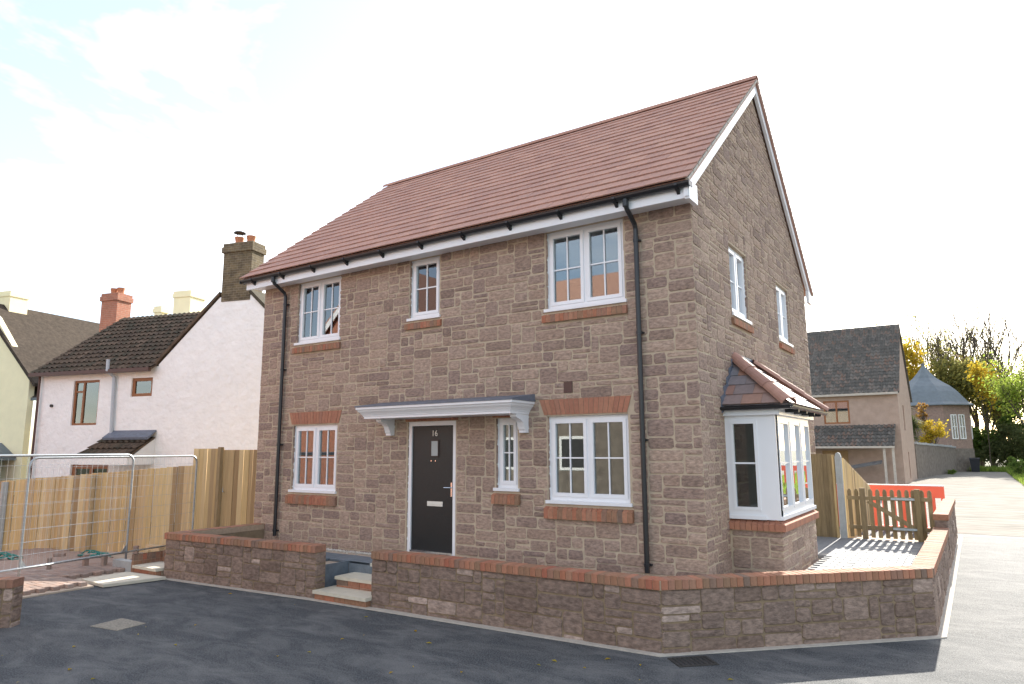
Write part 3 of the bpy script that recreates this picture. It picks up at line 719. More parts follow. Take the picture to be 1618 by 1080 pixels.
# pale concrete edging at the wall foot
ed = MB(); 
for pts in ([(-8.9, -1.93), (-5.30, -1.69)], [(-5.3, -1.69), (-.03, -1.58), (2.42, .83), (2.47, 10.4)]):
    a, b = offset_path(pts, .012), offset_path(pts, -.1)
    sub = []
    for i in range(len(pts)-1):
        n = 12
        for k in range(n):
            q = [a[i].lerp(a[i+1], k/n), a[i].lerp(a[i+1], (k+1)/n), b[i].lerp(b[i+1], (k+1)/n), b[i].lerp(b[i+1], k/n)]
            ed.hexa([(p.x, p.y, zroad(p.x, p.y)-.05) for p in q]+[(p.x, p.y, zroad(p.x, p.y)+.012) for p in q])
ed = ed.build('kerb_edging', 'edging'); ed['kind'] = 'structure'
# ------------------------------------------------------------------ garden surfaces
bed = MB(); bed.prism([(-8.7, -1.7), (-5.4, -1.46), (-5.4, -.86), (-4.1, -.86), (-4.1, -1.4), (-.1, -1.33), (2.18, .9), (2.2, 7.0), (.0, 7.0), (.0, .0), (-8.7, .0)], -.6, -.10, lambda u, v, w: Vector((u, v, w)))
bed.build('patio', 'sand')['kind'] = 'structure'
patio = bpy.data.objects['patio']
PV = boxmesh('paver', .196, .096, .05, .005)
spots = []
for j in range(60):
    y = .05+j*.1
    for i in range(14):
        x = .06+i*.2+(.1 if j % 2 else 0)
        if x > 2.12 or (x < BX+.12 and B0-.1 < y < B1+.1): continue
        if y < .9 and (x-.0) > 2.2-(.9-y)-.12: continue
        spots.append((x, y))
spots.sort(key=lambda p: -p[0]*1.5-abs(p[1]-3)*-.4)
spots.sort(key=lambda p: 0 if (p[0] > .7 and p[1] < 6.3) else 1)
pv_rest = MB()
for i, (x, y) in enumerate(spots):
    M_ = Matrix.Translation((x, y, -.098+rng.uniform(-.002, .002))) @ Matrix.Rotation(rng.uniform(-.01, .01), 4, 'Z')
    if i < 300: inst('paver', PV, 'paver_grey', patio, M_)
    else: pv_rest.box((x-.098, y-.048, -.098), (x+.098, y+.048, -.048))
if pv_rest.v:
    o = pv_rest.build('far_pavers', 'paver_grey', patio); o['kind'] = 'stuff'
SLB = boxmesh('slab', .44, .44, .04, .006)
for i in range(18):
    for j in range(2):
        x = -8.3+i*.45; y = -1.12+j*.45
        if -5.65 < x < -3.9 and j == 0: continue
        if -5.05 < x < -3.8: continue
        inst('slab', SLB, 'slab_blue', patio, Matrix.Translation((x, y, -.098+rng.uniform(-.002, .002))))
gv = MB(); r = random.Random(5)
for i in range(2600):
    x = r.uniform(-8.6, -.05); y = -.02-abs(r.gauss(0, .07)); s = r.uniform(.008, .018); z = -.095+s*.5
    if -5.05 < x < -3.95: continue
    a = r.uniform(0, 6.28); t = r.random()
    c, q = math.cos(a)*s, math.sin(a)*s
    gv.add([(x+c, y+q, z), (x-q, y+c, z), (x-c, y-q, z), (x+q, y-c, z), (x, y, z+s*.8), (x, y, z-s*.6)], [(0,1,4),(1,2,4),(2,3,4),(3,0,4),(1,0,5),(2,1,5),(3,2,5),(0,3,5)], t)
o = gv.build('gravel', 'gravel', recalc=False); tag(o, 'pale pebbles strewn along the foot of the house wall', 'gravel', kind='stuff')
# ------------------------------------------------------------------ steps
def step(root, x0, x1, y0, y1, ztop, zb):
    MB().box((x0-.015, y0-.025, ztop-.045), (x1+.015, y1, ztop)).build('tread', 'sandstone_slab', root)
    core = MB().box((x0+.01, y0+.01, zb), (x1-.01, y1, ztop-.0455)).build('riser', 'brick_mortar', root)
    n = max(1, round((x1-x0)/.222)); w = (x1-x0)/n; h = ztop-.048-zb; rows = max(1, round(h/.075))
    for k in range(rows):
        for i in range(n):
            MB().box((x0+i*w+.004, y0, zb+k*h/rows+.004), (x0+(i+1)*w-.004, y0+.09, zb+(k+1)*h/rows-.004)).build('brick', 'brick', core)
MB().box((-5.41, -1.44, -.5), (-5.385, -.895, -.06)).build('slab_edge', 'slab_blue', patio)
MB().box((-5.384, -.89, -.5), (-4.11, -.861, -.058)).build('slab_edge', 'slab_blue', patio)
st = thing('front_steps', (-4.75, -1.4, -.5), 'flight of pale slab and brick steps between the front garden walls', 'steps')
step(st, -5.28, -4.235, -1.64, -1.2, -.365, -.52); step(st, -5.22, -4.25, -1.28, -.895, -.215, -.5); step(st, -4.85, -4.0, -.92, -.03, -.05, -.4)
ls = thing('side_steps', (-9.3, -1.9, -.5), 'low brick edged step with cream slab beside the left garden wall end', 'steps')
step(ls, -9.62, -8.90, -1.95, -1.45, -.34, -.5)
for (x0, y0, x1, y1, zt) in ((-9.62, -1.445, -8.9, -1.24, -.14), (-9.72, -1.95, -9.64, -1.24, -.16)):
    eg = MB().box((x0+.006, y0+.006, -.5), (x1-.006, y1-.006, zt-.008)).build('brick_edging', 'brick_mortar', ls)
    along_x = (x1-x0) > (y1-y0); Ln = (x1-x0) if along_x else (y1-y0); n = round(Ln/.075)
    for r0 in range(3):
        za, zb_ = -.49+r0*(zt+.49)/3, -.49+(r0+1)*(zt+.49)/3-.008
        for k in range(n):
            a, b = k*Ln/n+.004, (k+1)*Ln/n-.004
            (MB().box((x0+a, y0, za), (x0+b, y1, zb_)) if along_x else MB().box((x0, y0+a, za), (x1, y0+b, zb_))).build('brick', 'brick', eg)
sb = MB(); sb.prism([(-9.62, -2.80), (-8.80, -2.86), (-8.62, -1.94), (-9.70, -2.02)], -.49, -.445, lambda u, v, w: Vector((u, v, w)))
tag(sb.build('threshold_slab', 'sandstone_slab'), 'wide cream stone slab lying flat at the foot of the side step', 'slab')
# ------------------------------------------------------------------ drive being paved, left
dr = MB(); dr.prism([(-8.98, -4.6), (-9.0, -2.9), (-9.75, -2.75), (-9.75, -1.2), (-8.9, -1.2), (-8.9, 1.3), (-16, 1.3), (-24, -4), (-20, -8), (-9.2, -4.6)], -.56, -.478, lambda u, v, w: Vector((u, v, w)))
dr.build('driveway', 'sand')['kind'] = 'structure'
drive = bpy.data.objects['driveway']
PB_ = boxmesh('block', .197, .097, .06, .004)
bl = []
for j in range(40):
    for i in range(26):
        x = -9.1-i*.2-(.1 if j % 2 else 0); y = -4.5+j*.1
        edge = -9.02 if y < -2.95 else -9.85
        if x+.1 > edge+.02*math.sin(j*2.1) or y > -1.3-.1*((i*7) % 3): continue
        bl.append((x, y))
bl.sort(key=lambda p: (Vector((p[0], p[1], 0))-CAM).length)
dr_rest = MB()
for i, (x, y) in enumerate(bl):
    if i < 300: inst('paving_block', PB_, 'paver_brown', drive, Matrix.Translation((x, y, -.478+rng.uniform(-.004, .003))) @ Matrix.Rotation(rng.uniform(-.015, .015), 4, 'Z'))
    elif i < 900: dr_rest.box((x-.098, y-.048, -.478), (x+.098, y+.048, -.42))
if dr_rest.v: dr_rest.build('far_paving_blocks', 'paver_brown', drive)['kind'] = 'stuff'
loose = [(-11.0, -2.75, 1, 'upright'), (-10.6, -2.0, .4, 'upright'), (-10.85, -2.2, .2, 'upright'), (-11.9, -1.6, .8, 'flat'), (-11.2, -1.1, 2.0, 'upright'), (-10.5, -1.45, .2, 'flat'), (-12.5, -1.9, .9, 'flat')]
lb = ['reddish paving block standing on end nearest the mesh fence post', 'pale paving block standing on end between fence posts', 'dull paving block standing upright at far left of the drive', 'loose brown block lying in front of the timber fence', 'loose pinkish block lying flat near the side step', 'second loose block lying flat close to the side step', 'grey block lying among hose at the far left']
for (x, y, a, k), t in zip(loose, lb):
    M_ = Matrix.Translation((x, y, -.42)) @ Matrix.Rotation(a, 4, 'Z')
    if k == 'upright': M_ = Matrix.Translation((x, y, -.42+.1)) @ Matrix.Rotation(a, 4, 'Z') @ Matrix.Rotation(R_(90), 4, 'Y')
    o = bpy.data.objects.new('paving_block', PB_); col.objects.link(o); o.matrix_world = M_; tag(o, t, 'block', 'loose paving blocks on the unfinished drive')
for (x, y, w, d, hh, t) in ((-11.1, -.75, .5, .12, .24, 'pale sawn timber offcut leaning by the fence foot'), (-10.6, -.55, .9, .1, .14, 'long pale timber gravel board at the fence foot')):
    mb = MB().box((x-w/2, y-d/2, -.478), (x+w/2, y+d/2, -.478+hh)); mb.box((x-w/2+.05, y-d/2-.06, -.478), (x-w/2+.2, y-d/2, -.478+hh*.6)); tag(mb.build('timber_offcut', 'new_timber'), t, 'timber')
cb = MB().box((-10.35, -1.95, -.478), (-9.72, -1.8, -.30)); tag(cb.build('kerb_block', 'concrete_post'), 'weathered grey concrete kerb block at the mesh panel foot', 'kerb')
for s, (hx, hy, t) in enumerate(((-12.0, -1.5, 'tangled green hose lying on sand by the timber fence'), (-13.2, -2.6, 'coil of dark green hose at far left below the fence'))):
    r = random.Random(s+4); pts = []
    for i in range(46):
        a = i*.45; rr = .28+.1*math.sin(i*.7)+r.uniform(-.03, .03); pts.append((hx+rr*math.cos(a)*1.4, hy+rr*math.sin(a)*.6, -.45+.012*(i % 7)+r.uniform(0, .03)))
    tag(MB().tube(pts, .014, 6).build('hose', 'rope_green', smooth=True), t, 'hose')
# brick pier end at the left edge of the frame
lp = thing('boundary_wall', (-7.5, -4.8, -.5), 'brick capped stone wall end at the far left edge', 'wall')
garden_wall(lp, [(-10.1, -7.0), (-7.2, -4.74)], .07, 400, limit=60, ends=(False, True))
# drain covers
dc = MB(); Pd = [(-6.42, -4.17), (-6.50, -3.74), (-5.97, -3.72), (-5.91, -4.10)]
tag(MB().prism(Pd, zroad(0, -4)-.02, zroad(0, -4)+.006, lambda u, v, w: Vector((u, v, w))).build('drain_cover', 'drain_cover'), 'small square drain cover filled with grit in the asphalt', 'drain cover')
gq = thing('gully_grate', (.2, -1.68, -.5), 'cast iron slotted road gully grate at the garden wall corner', 'drain')
ge = Vector((.72, .69, 0)).normalized(); gn = Vector((ge.y, -ge.x, 0)); Pgr = lambda u, v, w: Vector((.06, -1.60, zroad(0, -1)))+ge*u+gn*v+Vector((0, 0, w))
f = MB()
for q in ((0, .42, 0, .03), (0, .42, .27, .30), (0, .03, .03, .27), (.39, .42, .03, .27)): f.box((q[0], q[2], -.02), (q[1], q[3], .008), Pgr)
f.build('grate_frame', 'iron', gq); MB().box((.03, .03, -.03), (.39, .27, -.012+.014), Pgr).build('gully_pit', 'dark_room', gq)
for k in range(7): MB().box((.05+k*.05, .03, -.01), (.072+k*.05, .27, .007), Pgr).build('bar', 'iron', gq)
# fallen leaves on the asphalt
lf = MB(); r = random.Random(8)
for i in range(90):
    x, y = r.uniform(-7, 3), r.uniform(-6.5, -1.9)
    if y > -1.8 or r.random() < .25: continue
    s = r.uniform(.015, .04); a = r.uniform(0, 6.28); z = zroad(x, y)+.006
    c, q = math.cos(a)*s, math.sin(a)*s
    lf.add([(x+c, y+q, z), (x-q*.5, y+c*.5, z+.012), (x-c, y-q, z+.004), (x+q*.5, y-c*.5, z+.01)], [(0, 1, 2, 3)])
tag(lf.build('fallen_leaves', 'leaf_yellow', recalc=False), 'small fallen leaves scattered over the asphalt', 'leaves', kind='stuff')
# ------------------------------------------------------------------ timber fence, left
FO = Vector((-9.05, 1.2)); FE = Vector((-.8807, -.4737))
def fpt(s, d=0): p = FO+FE*s; n = Vector((FE.y, -FE.x)); return p-n*d     # d towards the camera
BD = {}
def board(parent, s, w, z0, z1, d=0.0, m='fence_wood'):
    key = round(w, 3)
    if key not in BD: BD[key] = boxmesh('board', w, .02, 1, .002)
    p = fpt(s, d); inst('board', BD[key], m, parent, Matrix.Translation((p.x, p.y, z0)) @ Matrix.Rotation(math.atan2(FE.y, FE.x), 4, 'Z') @ Matrix.Rotation(rng.uniform(-.004, .004), 4, 'Y') @ Matrix.Diagonal((1, 1, z1-z0, 1)))
tf = thing('timber_fence', (*fpt(4.5), -.45), 'long low close boarded timber fence behind the mesh panels', 'fence')
s = 2.40
while s < 9.5:
    w = rng.choice([.10, .125, .15]); ztop = 1.33-.075*(s-2.47)
    board(tf, s+w/2, w-.006 if rng.random() < .3 else w, -.52, ztop+rng.uniform(-.006, .006), rng.choice([0, .012, .02])); s += w
for s in (4.72, 6.75):
    p = fpt(s, .06); MB().box((p.x-.05, p.y-.05, -.5), (p.x+.05, p.y+.05, 1.33-.075*(s-2.47)-.02)).build('concrete_post' if s > 6 else 'post', 'concrete_post' if s > 6 else 'fence_wood', tf)
tg = thing('timber_gate', (*fpt(1.7), -.3), 'taller close boarded timber gate panel against the house corner', 'gate')
s = .2
while s < 2.45:
    w = rng.choice([.08, .10, .12]); board(tg, s+w/2, w, -.5, 1.66+(.03 if 1.75 < s else 0), rng.choice([0, .012])); s += w
p = fpt(1.83, .05); MB().box((p.x-.05, p.y-.04, -.35), (p.x+.05, p.y+.04, 1.72)).build('post', 'gate_wood', tg)
p = fpt(1.72, .04); MB().tube([(p.x, p.y, .78), (p.x+.05, p.y-.06, .78), (p.x+.05, p.y-.06, .9)], .01, 6).build('latch', 'galv', tg)
# ------------------------------------------------------------------ temporary mesh fence panels
def mesh_panel(label, A, E_, Ln, z0, h, foot=True):
    A = Vector(A); E_ = Vector(E_).normalized(); P = lambda s, z: (A.x+E_.x*s, A.y+E_.y*s, z0+z)
    t = thing('mesh_fence_panel', P(Ln/2, 0), label, 'fence panel', 'temporary galvanised mesh fence panels')
    r = .02; k = .14
    arc = lambda cx, cz, a0, a1: [P(cx+k*math.cos(a0+(a1-a0)*i/5), cz+k*math.sin(a0+(a1-a0)*i/5)) for i in range(6)]
    MB().tube([P(0, -.02)]+[P(0, .3)]+arc(k, h-k, math.pi, math.pi/2)+arc(Ln-k, h-k, math.pi/2, 0)+[P(Ln, .3), P(Ln, -.02)], r, 8).build('frame', 'galv', t, smooth=True)
    MB().tube([P(-.12, .24), P(Ln+.05, .24)], .017, 8).build('bottom_rail', 'galv', t, smooth=True)
    w = MB(); n = int(Ln/.1)
    for i in range(1, n): w.tube([P(Ln*i/n, .24), P(Ln*i/n, h-.03)], .0016, 3, cap=False)
    for i in range(1, 9): w.tube([P(0, .24+(h-.3)*i/8.5), P(Ln, .24+(h-.3)*i/8.5)], .0022, 3, cap=False)
    o = w.build('mesh_infill', 'galv', t); o['kind'] = 'stuff'
    for s in (0, Ln):
        q = Vector(P(s, 0)); MB().prism([(0, .24), (.12, .24), (.0, .40)], -.003, .003, lambda u, v, ww, s=s: Vector((A.x+E_.x*(s+(u if s == 0 else -u))+ww*E_.y, A.y+E_.y*(s+(u if s == 0 else -u))-ww*E_.x, z0+v))).build('gusset', 'galv', t)
    return t
hE = Vector((-.196, .981)); hA = Vector((-10.08, -3.55))
mesh_panel('nearer galvanised mesh fence panel running off the left picture edge', hA-hE*1.6+Vector((.06, .0)), hE, 3.49, -.45, 2.03)
mesh_panel('further galvanised mesh fence panel reaching behind the garden wall', hA+Vector((-.05, .02)), hE, 3.45, -.46, 2.0)
# ------------------------------------------------------------------ side gate, fence stub, post, barrier
sf = thing('side_fence', (.3, 5.95, -.05), 'short upright boarded fence between bay window and concrete post', 'fence')
x = .0
while x < .56:
    w = .1; o = MB().box((x+.003, 5.93+(.012 if int(x*10) % 2 else 0), -.05), (x+w-.003, 5.95+(.012 if int(x*10) % 2 else 0), 1.52+rng.uniform(-.01, .01))).build('board', 'gate_wood', sf); x += w*.95
MB().box((.56, 5.9, -.05), (.60, 5.98, 1.5)).build('end_batten', 'fence_wood', sf)
cp = MB(); cp.prism([(.62, -.1), (.73, -.1), (.73, 1.46), (.71, 1.53), (.675, 1.55), (.64, 1.53), (.62, 1.46)], 5.88, 5.98, lambda u, v, w: Vector((u, w, v)))
tag(cp.build('concrete_post', 'concrete_post'), 'round topped grey concrete fence post beside the picket gate', 'post')
bf = thing('back_fence', (.9, 7.6, -.05), 'brown boarded fence running back behind the concrete post', 'fence')
y = 6.05
while y < 9.2:
    MB().box((.72+.02*(y-6), y, -.1), (.74+.02*(y-6), y+.118, 1.45-.22*(y-6))).build('board', 'fence_wood', bf); y += .122
pg = thing('picket_gate', (1.4, 6.1, -.05), 'low weathered timber picket gate with diagonal brace', 'gate')
for i, x in enumerate([.80, .92, 1.16, 1.28, 1.40, 1.52, 1.64, 1.76, 1.86, 2.0, 2.12]):
    MB().prism([(x-.035, -.03), (x+.035, -.03), (x+.035, .82), (x+.015, .86), (x-.015, .86), (x-.035, .82)], 6.085, 6.105, lambda u, v, w: Vector((u, w, v))).build('picket', 'gate_wood', pg)
for x in (1.03, 1.93): MB().box((x-.045, 6.0, -.08), (x+.045, 6.084, .88)).build('post', 'gate_wood', pg)
for z in (.66, .12): MB().box((.76, 6.05, z), (2.16, 6.083, z+.07)).build('rail', 'gate_wood', pg)
MB().hexa([(1.08, 6.045, .62), (1.16, 6.045, .66), (1.16, 6.0495, .66), (1.08, 6.0495, .62), (1.80, 6.045, .16), (1.88, 6.045, .20), (1.88, 6.0495, .20), (1.80, 6.0495, .16)]).build('brace', 'gate_wood', pg)
for z in (.665, .125): MB().box((1.5, 6.03, z+.01), (1.95, 6.044, z+.05)).build('hinge', 'galv', pg)
ob = thing('safety_barrier', (1.0, 10.8, -.35), 'orange plastic safety barrier behind the picket gate', 'barrier', 'orange plastic barriers')
BA, BB = (-.2, 10.85), (2.19, 10.7); bE = Vector((BB[0]-BA[0], BB[1]-BA[1])); bL = bE.length; bE /= bL
Pb = lambda u, v, w: Vector((BA[0]+bE.x*u+bE.y*w, BA[1]+bE.y*u-bE.x*w, v))
MB().box((.0, .45, -.02), (bL, .72, .02), Pb).build('top_panel', 'orange_plastic', ob)
MB().box((.0, .721, -.022), (bL, .745, .022), Pb).build('top_strip', 'white_plastic', ob)
for i in range(12):
    u = .02+i*(bL-.1)/11; MB().box((u, -.24, -.015), (u+.09, .449, .015), Pb).build('slat', 'orange_plastic', ob)
MB().box((.0, -.34, -.02), (bL, -.24, .02), Pb).build('bottom_panel', 'orange_plastic', ob)
for u in (.25, bL-.2): MB().box((u, -.36, -.25), (u+.1, -.335, .25), Pb).build('foot', 'orange_plastic', ob)
MB().box((bL, .40, -.01), (bL+.09, .44, .01), Pb).build('coupling', 'orange_plastic', ob)
# ------------------------------------------------------------------ far buildings
def corr_roof(parent, O, e, w, run, z0, z1, back, material, pitch=.22, amp=.025, course=.3, name='roof'):
    """pantiled slope: eave line from O along e (length w), rising from z0 to z1 over a run towards `back`"""
    O = Vector((O[0], O[1], 0)); e = Vector((e[0], e[1], 0)).normalized(); bk = Vector((back[0], back[1], 0)).normalized()
    L_ = math.hypot(run, z1-z0); sl = (bk*run+Vector((0, 0, z1-z0)))/L_; nrm = e.cross(sl).normalized()
    if nrm.z < 0: nrm = -nrm
    n = max(2, int(w/pitch*6)); rows = max(1, int(L_/course)); vs = []; fs = []; ts = []
    r = random.Random(int(w*100))
    mb = MB()
    for k in range(rows):
        for q, lift in ((k/rows, .045), ((k+1)/rows+.01, .0)):
            for i in range(n+1):
                u = w*i/n; h = amp*(math.cos(2*math.pi*u/pitch))+lift
                vs.append(O+e*u+Vector((0, 0, z0))+sl*(L_*q)+nrm*h); ts.append(0)
        b = k*2*(n+1)
        fs += [(b+i, b+i+1, b+n+1+i+1, b+n+1+i) for i in range(n)]
    mb.v = [tuple(v) for v in vs]; mb.f = fs
    tn = {}
    mb.t = []
    for k in range(rows):
        for q in range(2):
            for i in range(n+1):
                key = (k, int(i/6)); tn.setdefault(key, r.random()); mb.t.append(tn[key])
    o = mb.build(name, material, parent, recalc=False)
    MB().hexa([O+Vector((0, 0, z0-.06)), O+e*w+Vector((0, 0, z0-.06)), O+e*w+bk*run+Vector((0, 0, z1-.06)), O+bk*run+Vector((0, 0, z1-.06)), O+Vector((0, 0, z0)), O+e*w+Vector((0, 0, z0)), O+e*w+bk*run+Vector((0, 0, z1)), O+bk*run+Vector((0, 0, z1))]).build('roof_deck', material, o)
    return o
def far_window(parent, P, a, b, c, d, frame_mat, splits=(.5,), transom=None, back='window_back', d0=0.0, fw=.07):
    w = MB()
    for q in ((a, a+fw, c, d), (b-fw, b, c, d), (a+fw, b-fw, d-fw, d), (a+fw, b-fw, c, c+fw)): w.box((q[0], q[2], d0-.05), (q[1], q[3], d0+.03), P)
    xs = [a+(b-a)*s for s in splits]
    for x in xs: w.box((x-fw/2, c+fw, d0-.05), (x+fw/2, d-fw, d0+.028), P)
    if transom: w.box((a+fw, c+(d-c)*transom[0]-fw*.4, d0-.05), (a+(b-a)*transom[1], c+(d-c)*transom[0]+fw*.4, d0+.026), P)
    f_ = w.build('window', frame_mat, parent)
    e_ = [a+fw]+[v for x in xs for v in (x-fw/2, x+fw/2)]+[b-fw]
    for i in range(0, len(e_), 2): MB().box((e_[i], c+fw, d0-.012), (e_[i+1], d-fw, d0-.004), P).build('pane', 'glass_old', f_)
    MB().box((a+.02, c+.02, d0-.20), (b-.02, d-.02, d0-.15), P).build('window_back', back, f_)
    return f_
# white cottage, left
CO = Vector((-18.7, 2.95, 0)); CE = Vector((.963, .27, 0)); CN = Vector((.27, -.963, 0)); Pc = frame(CO, CE)
ct_ = thing('white_cottage', CO, 'white rendered cottage with mossy dark tiled roof and tall brick chimney', 'house')
cops = [(-3.08, -1.98, 2.49, 3.95), (-.65, .2, 3.36, 3.95), (-2.9, -1.3, .0, 1.24)]
mb = MB(); pierced(mb, -4.6, .4, -.8, 4.3, cops, .35, Pc)
mb.prism([(.4, -.8), (5.2, -.8), (5.2, 5.0), (3.75, 6.35), (2.6, 6.35), (.4, 4.35)], 0, -.35, Pc)
mb.prism([(-4.6, -.8), (-4.3, -.8), (-4.3, 4.3), (-4.6, 4.3)], -.35, -6.4, Pc)
mb.prism([(5.0, -.8), (5.2, -.8), (5.2, 4.9), (5.0, 4.9)], -.35, -8, Pc)
mb.build('wall', 'render_white', ct_, recalc=False)
corr_roof(ct_, Pc(-4.75, 0, .25), CE, 5.1, 3.5, 4.22, 6.75, -CN, 'old_tile')
corr_roof(ct_, Pc(.35, 0, -.36), CE, 2.3, 2.89, 4.66, 6.75, -CN, 'old_tile')
mb = MB()
mb.hexa([Pc(.25, 4.3, .05), Pc(2.6, 6.42, .05), Pc(2.6, 6.42, -9), Pc(.25, 4.3, -9), Pc(.25, 4.42, .05), Pc(2.6, 6.52, .05), Pc(2.6, 6.52, -9), Pc(.25, 4.42, -9)])
mb.hexa([Pc(3.7, 6.42, .05), Pc(5.4, 4.85, .05), Pc(5.4, 4.85, -9), Pc(3.7, 6.42, -9), Pc(3.7, 6.55, .05), Pc(5.4, 5.0, .05), Pc(5.4, 5.0, -9), Pc(3.7, 6.55, -9)])
mb.build('gable_roof', 'old_tile', ct_)
far_window(ct_, Pc, *cops[0], 'brown_frame', (.36,), (.75, .36), d0=-.08); far_window(ct_, Pc, *cops[1], 'brown_frame', (), d0=-.08, fw=.1); far_window(ct_, Pc, *cops[2], 'brown_frame', (.5,), d0=-.1, fw=.14)
def chimney(parent, P, u0, u1, w0, w1, z0, z1, m, pots=2, cowl=False, name='chimney'):
    c = MB().box((u0, z0, w0), (u1, z1-.3, w1), P); c.box((u0-.05, z1-.3, w0-.05), (u1+.05, z1-.12, w1+.05), P); c.box((u0-.02, z1-.12, w0-.02), (u1+.02, z1, w1+.02), P)
    o = c.build(name, m, parent)
    for i in range(pots):
        u = u0+(u1-u0)*(.3+.42*i); w = (w0+w1)/2
        MB().tube([P(u, z1, w), P(u, z1+.12, w), P(u, z1+.26, w)], [.14, .12, .15], 10).build('chimney_pot', 'terracotta', o)
        if cowl and i == 0:
            k = MB().tube([P(u, z1+.40, w), P(u, z1+.44, w)], [.20, .16], 10)
            for a in (-.1, .1): k.tube([P(u+a, z1+.24, w), P(u+a, z1+.41, w)], .012, 5)
            k.build('cowl', 'iron', o)
    return o
mat('old_brick', [(.115,.088,.055),(.15,.115,.07)], .95, 'noise', 5, .4, .6, 40)
def brickify(name, c1, c2, mo, sc):
    m = MATS[name]; nt = m.node_tree; N = nt.nodes; K = nt.links.new
    t = [n for n in N if n.type == 'TEX_COORD'][0]
    sp = N.new('ShaderNodeSeparateXYZ'); ad = N.new('ShaderNodeMath'); cb_ = N.new('ShaderNodeCombineXYZ'); K(t.outputs['Object'], sp.inputs[0])
    K(sp.outputs['X'], ad.inputs[0]); K(sp.outputs['Y'], ad.inputs[1]); K(ad.outputs[0], cb_.inputs['X']); K(sp.outputs['Z'], cb_.inputs['Y'])
    bt_ = N.new('ShaderNodeTexBrick'); bt_.inputs['Color1'].default_value = (*c1, 1); bt_.inputs['Color2'].default_value = (*c2, 1); bt_.inputs['Mortar'].default_value = (*mo, 1)
    bt_.inputs['Scale'].default_value = 1; bt_.inputs['Brick Width'].default_value = .225*sc; bt_.inputs['Row Height'].default_value = .075*sc; bt_.inputs['Mortar Size'].default_value = .006*sc
    K(cb_.outputs[0], bt_.inputs['Vector'])
    b = N['Principled BSDF']; mx = [n for n in N if n.type == 'MIX_RGB'][0]
    K(bt_.outputs['Color'], mx.inputs['Color1'])
brickify('old_brick', (.15,.115,.065), (.11,.085,.055), (.20,.175,.13), 1)
mat('red_brick', [(.36,.15,.09)], .9, 'none', 6, .2, .4, 40); brickify('red_brick', (.40,.16,.10), (.33,.14,.09), (.36,.24,.18), 1)
mat('pink_brick', [(.30,.20,.16)], .9, 'none', 6, .2, .4, 40); brickify('pink_brick', (.30,.20,.16), (.25,.17,.14), (.34,.27,.22), 1)
chimney(ct_, Pc, 2.66, 3.72, -.55, .02, 6.2, 8.05, 'old_brick', 2, True)
chimney(ct_, Pc, -5.75, -4.95, -3.7, -3.05, 6.2, 7.75, 'red_brick', 2)
dpz = MB().tube([Pc(-1.36, 4.55, .3), Pc(-1.36, 4.2, .3), Pc(-1.3, 4.0, .08), Pc(-1.22, 1.9, .08)], .055, 8); dpz.build('drainpipe', 'grey_pipe', ct_)
MB().tube([Pc(-4.5, 4.2, .1), Pc(-4.5, -.5, .1)], .04, 8).build('drainpipe', 'brown_pipe', ct_)
MB().box((-4.75, 4.12, .2), (.3, 4.24, .32), Pc).build('gutter', 'brown_pipe', ct_)
po = corr_roof(ct_, Pc(-1.45, 0, 1.0), CE, 1.95, .95, 1.52, 2.08, -CN, 'old_tile', name='porch_roof')
MB().hexa([Pc(-1.3, 2.0, .32), Pc(.5, 2.0, .32), Pc(.5, 2.25, .003), Pc(-1.3, 2.25, .003), Pc(-1.3, 2.07, .34), Pc(.5, 2.07, .34), Pc(.5, 2.3, .004), Pc(-1.3, 2.3, .004)]).build('porch_lead', 'lead', ct_)
q = MB().box((-1.4, 1.25, .9), (.48, 1.46, 1.0), Pc); q.prism([(.003, 1.25), (.9, 1.25), (.9, 1.46), (.003, 2.05)], .40, .48, lambda u, v, w: Pc(w, v, u)); q.build('porch_side', 'white_paint', ct_)
MB().tube([Pc(-3.95, 3.15, 0), Pc(-3.95, 3.15, .06)], .05, 8).build('wall_vent', 'iron', ct_)
# yellow house behind, far left
YO = CO-CN*8; Py = frame(YO, CE)
yh = thing('yellow_house', YO+CE*-17, 'pale yellow rendered house with steep tiled roof at the far left', 'house')
mb = MB(); mb.prism([(-24, -.8), (-15.75, -.8), (-15.75, 5.3), (-18.6, 8.6), (-19.8, 9.4), (-24, 5.0)], 0, -.3, Py)
mb.prism([(-15.75, -.8), (-10, -.8), (-10, 4.2), (-15.75, 4.2)], -.5, -.8, Py); mb.build('wall', 'render_yellow', yh, recalc=False)
mb = MB(); mb.hexa([Py(-19.8, 9.35, .12), Py(-15.3, 4.85, .12), Py(-15.3, 4.85, -9), Py(-19.8, 9.35, -9), Py(-19.8, 9.55, .12), Py(-15.2, 5.0, .12), Py(-15.2, 5.0, -9), Py(-19.8, 9.55, -9)])
mb.hexa([Py(-19.8, 9.35, .12), Py(-24.3, 4.85, .12), Py(-24.3, 4.85, -9), Py(-19.8, 9.35, -9), Py(-19.8, 9.55, .12), Py(-24.4, 5.0, .12), Py(-24.4, 5.0, -9), Py(-19.8, 9.55, -9)])
mb.build('roof', 'dark_tile', yh)
corr_roof(yh, Py(-16.8, 0, -.2), CE, 9.5, 4.2, 4.3, 7.75, -CN, 'dark_tile', name='wing_roof')
MB().box((-16.9, 4.18, -.25), (-10, 4.32, -.15), Py).build('gutter', 'slate', yh)
chimney(yh, Py, -20.5, -19.4, -2.2, -1.2, 7.0, 10.3, 'render_yellow', 0); chimney(yh, Py, -6.8, -5.85, -.6, .3, 6.5, 8.95, 'render_yellow', 0); chimney(yh, Py, -8.2, -7.8, -.4, .0, 6.5, 8.4, 'render_yellow', 0); chimney(yh, Py, -12.3, -11.4, -4.2, -3.4, 7.0, 8.2, 'render_yellow', 0)
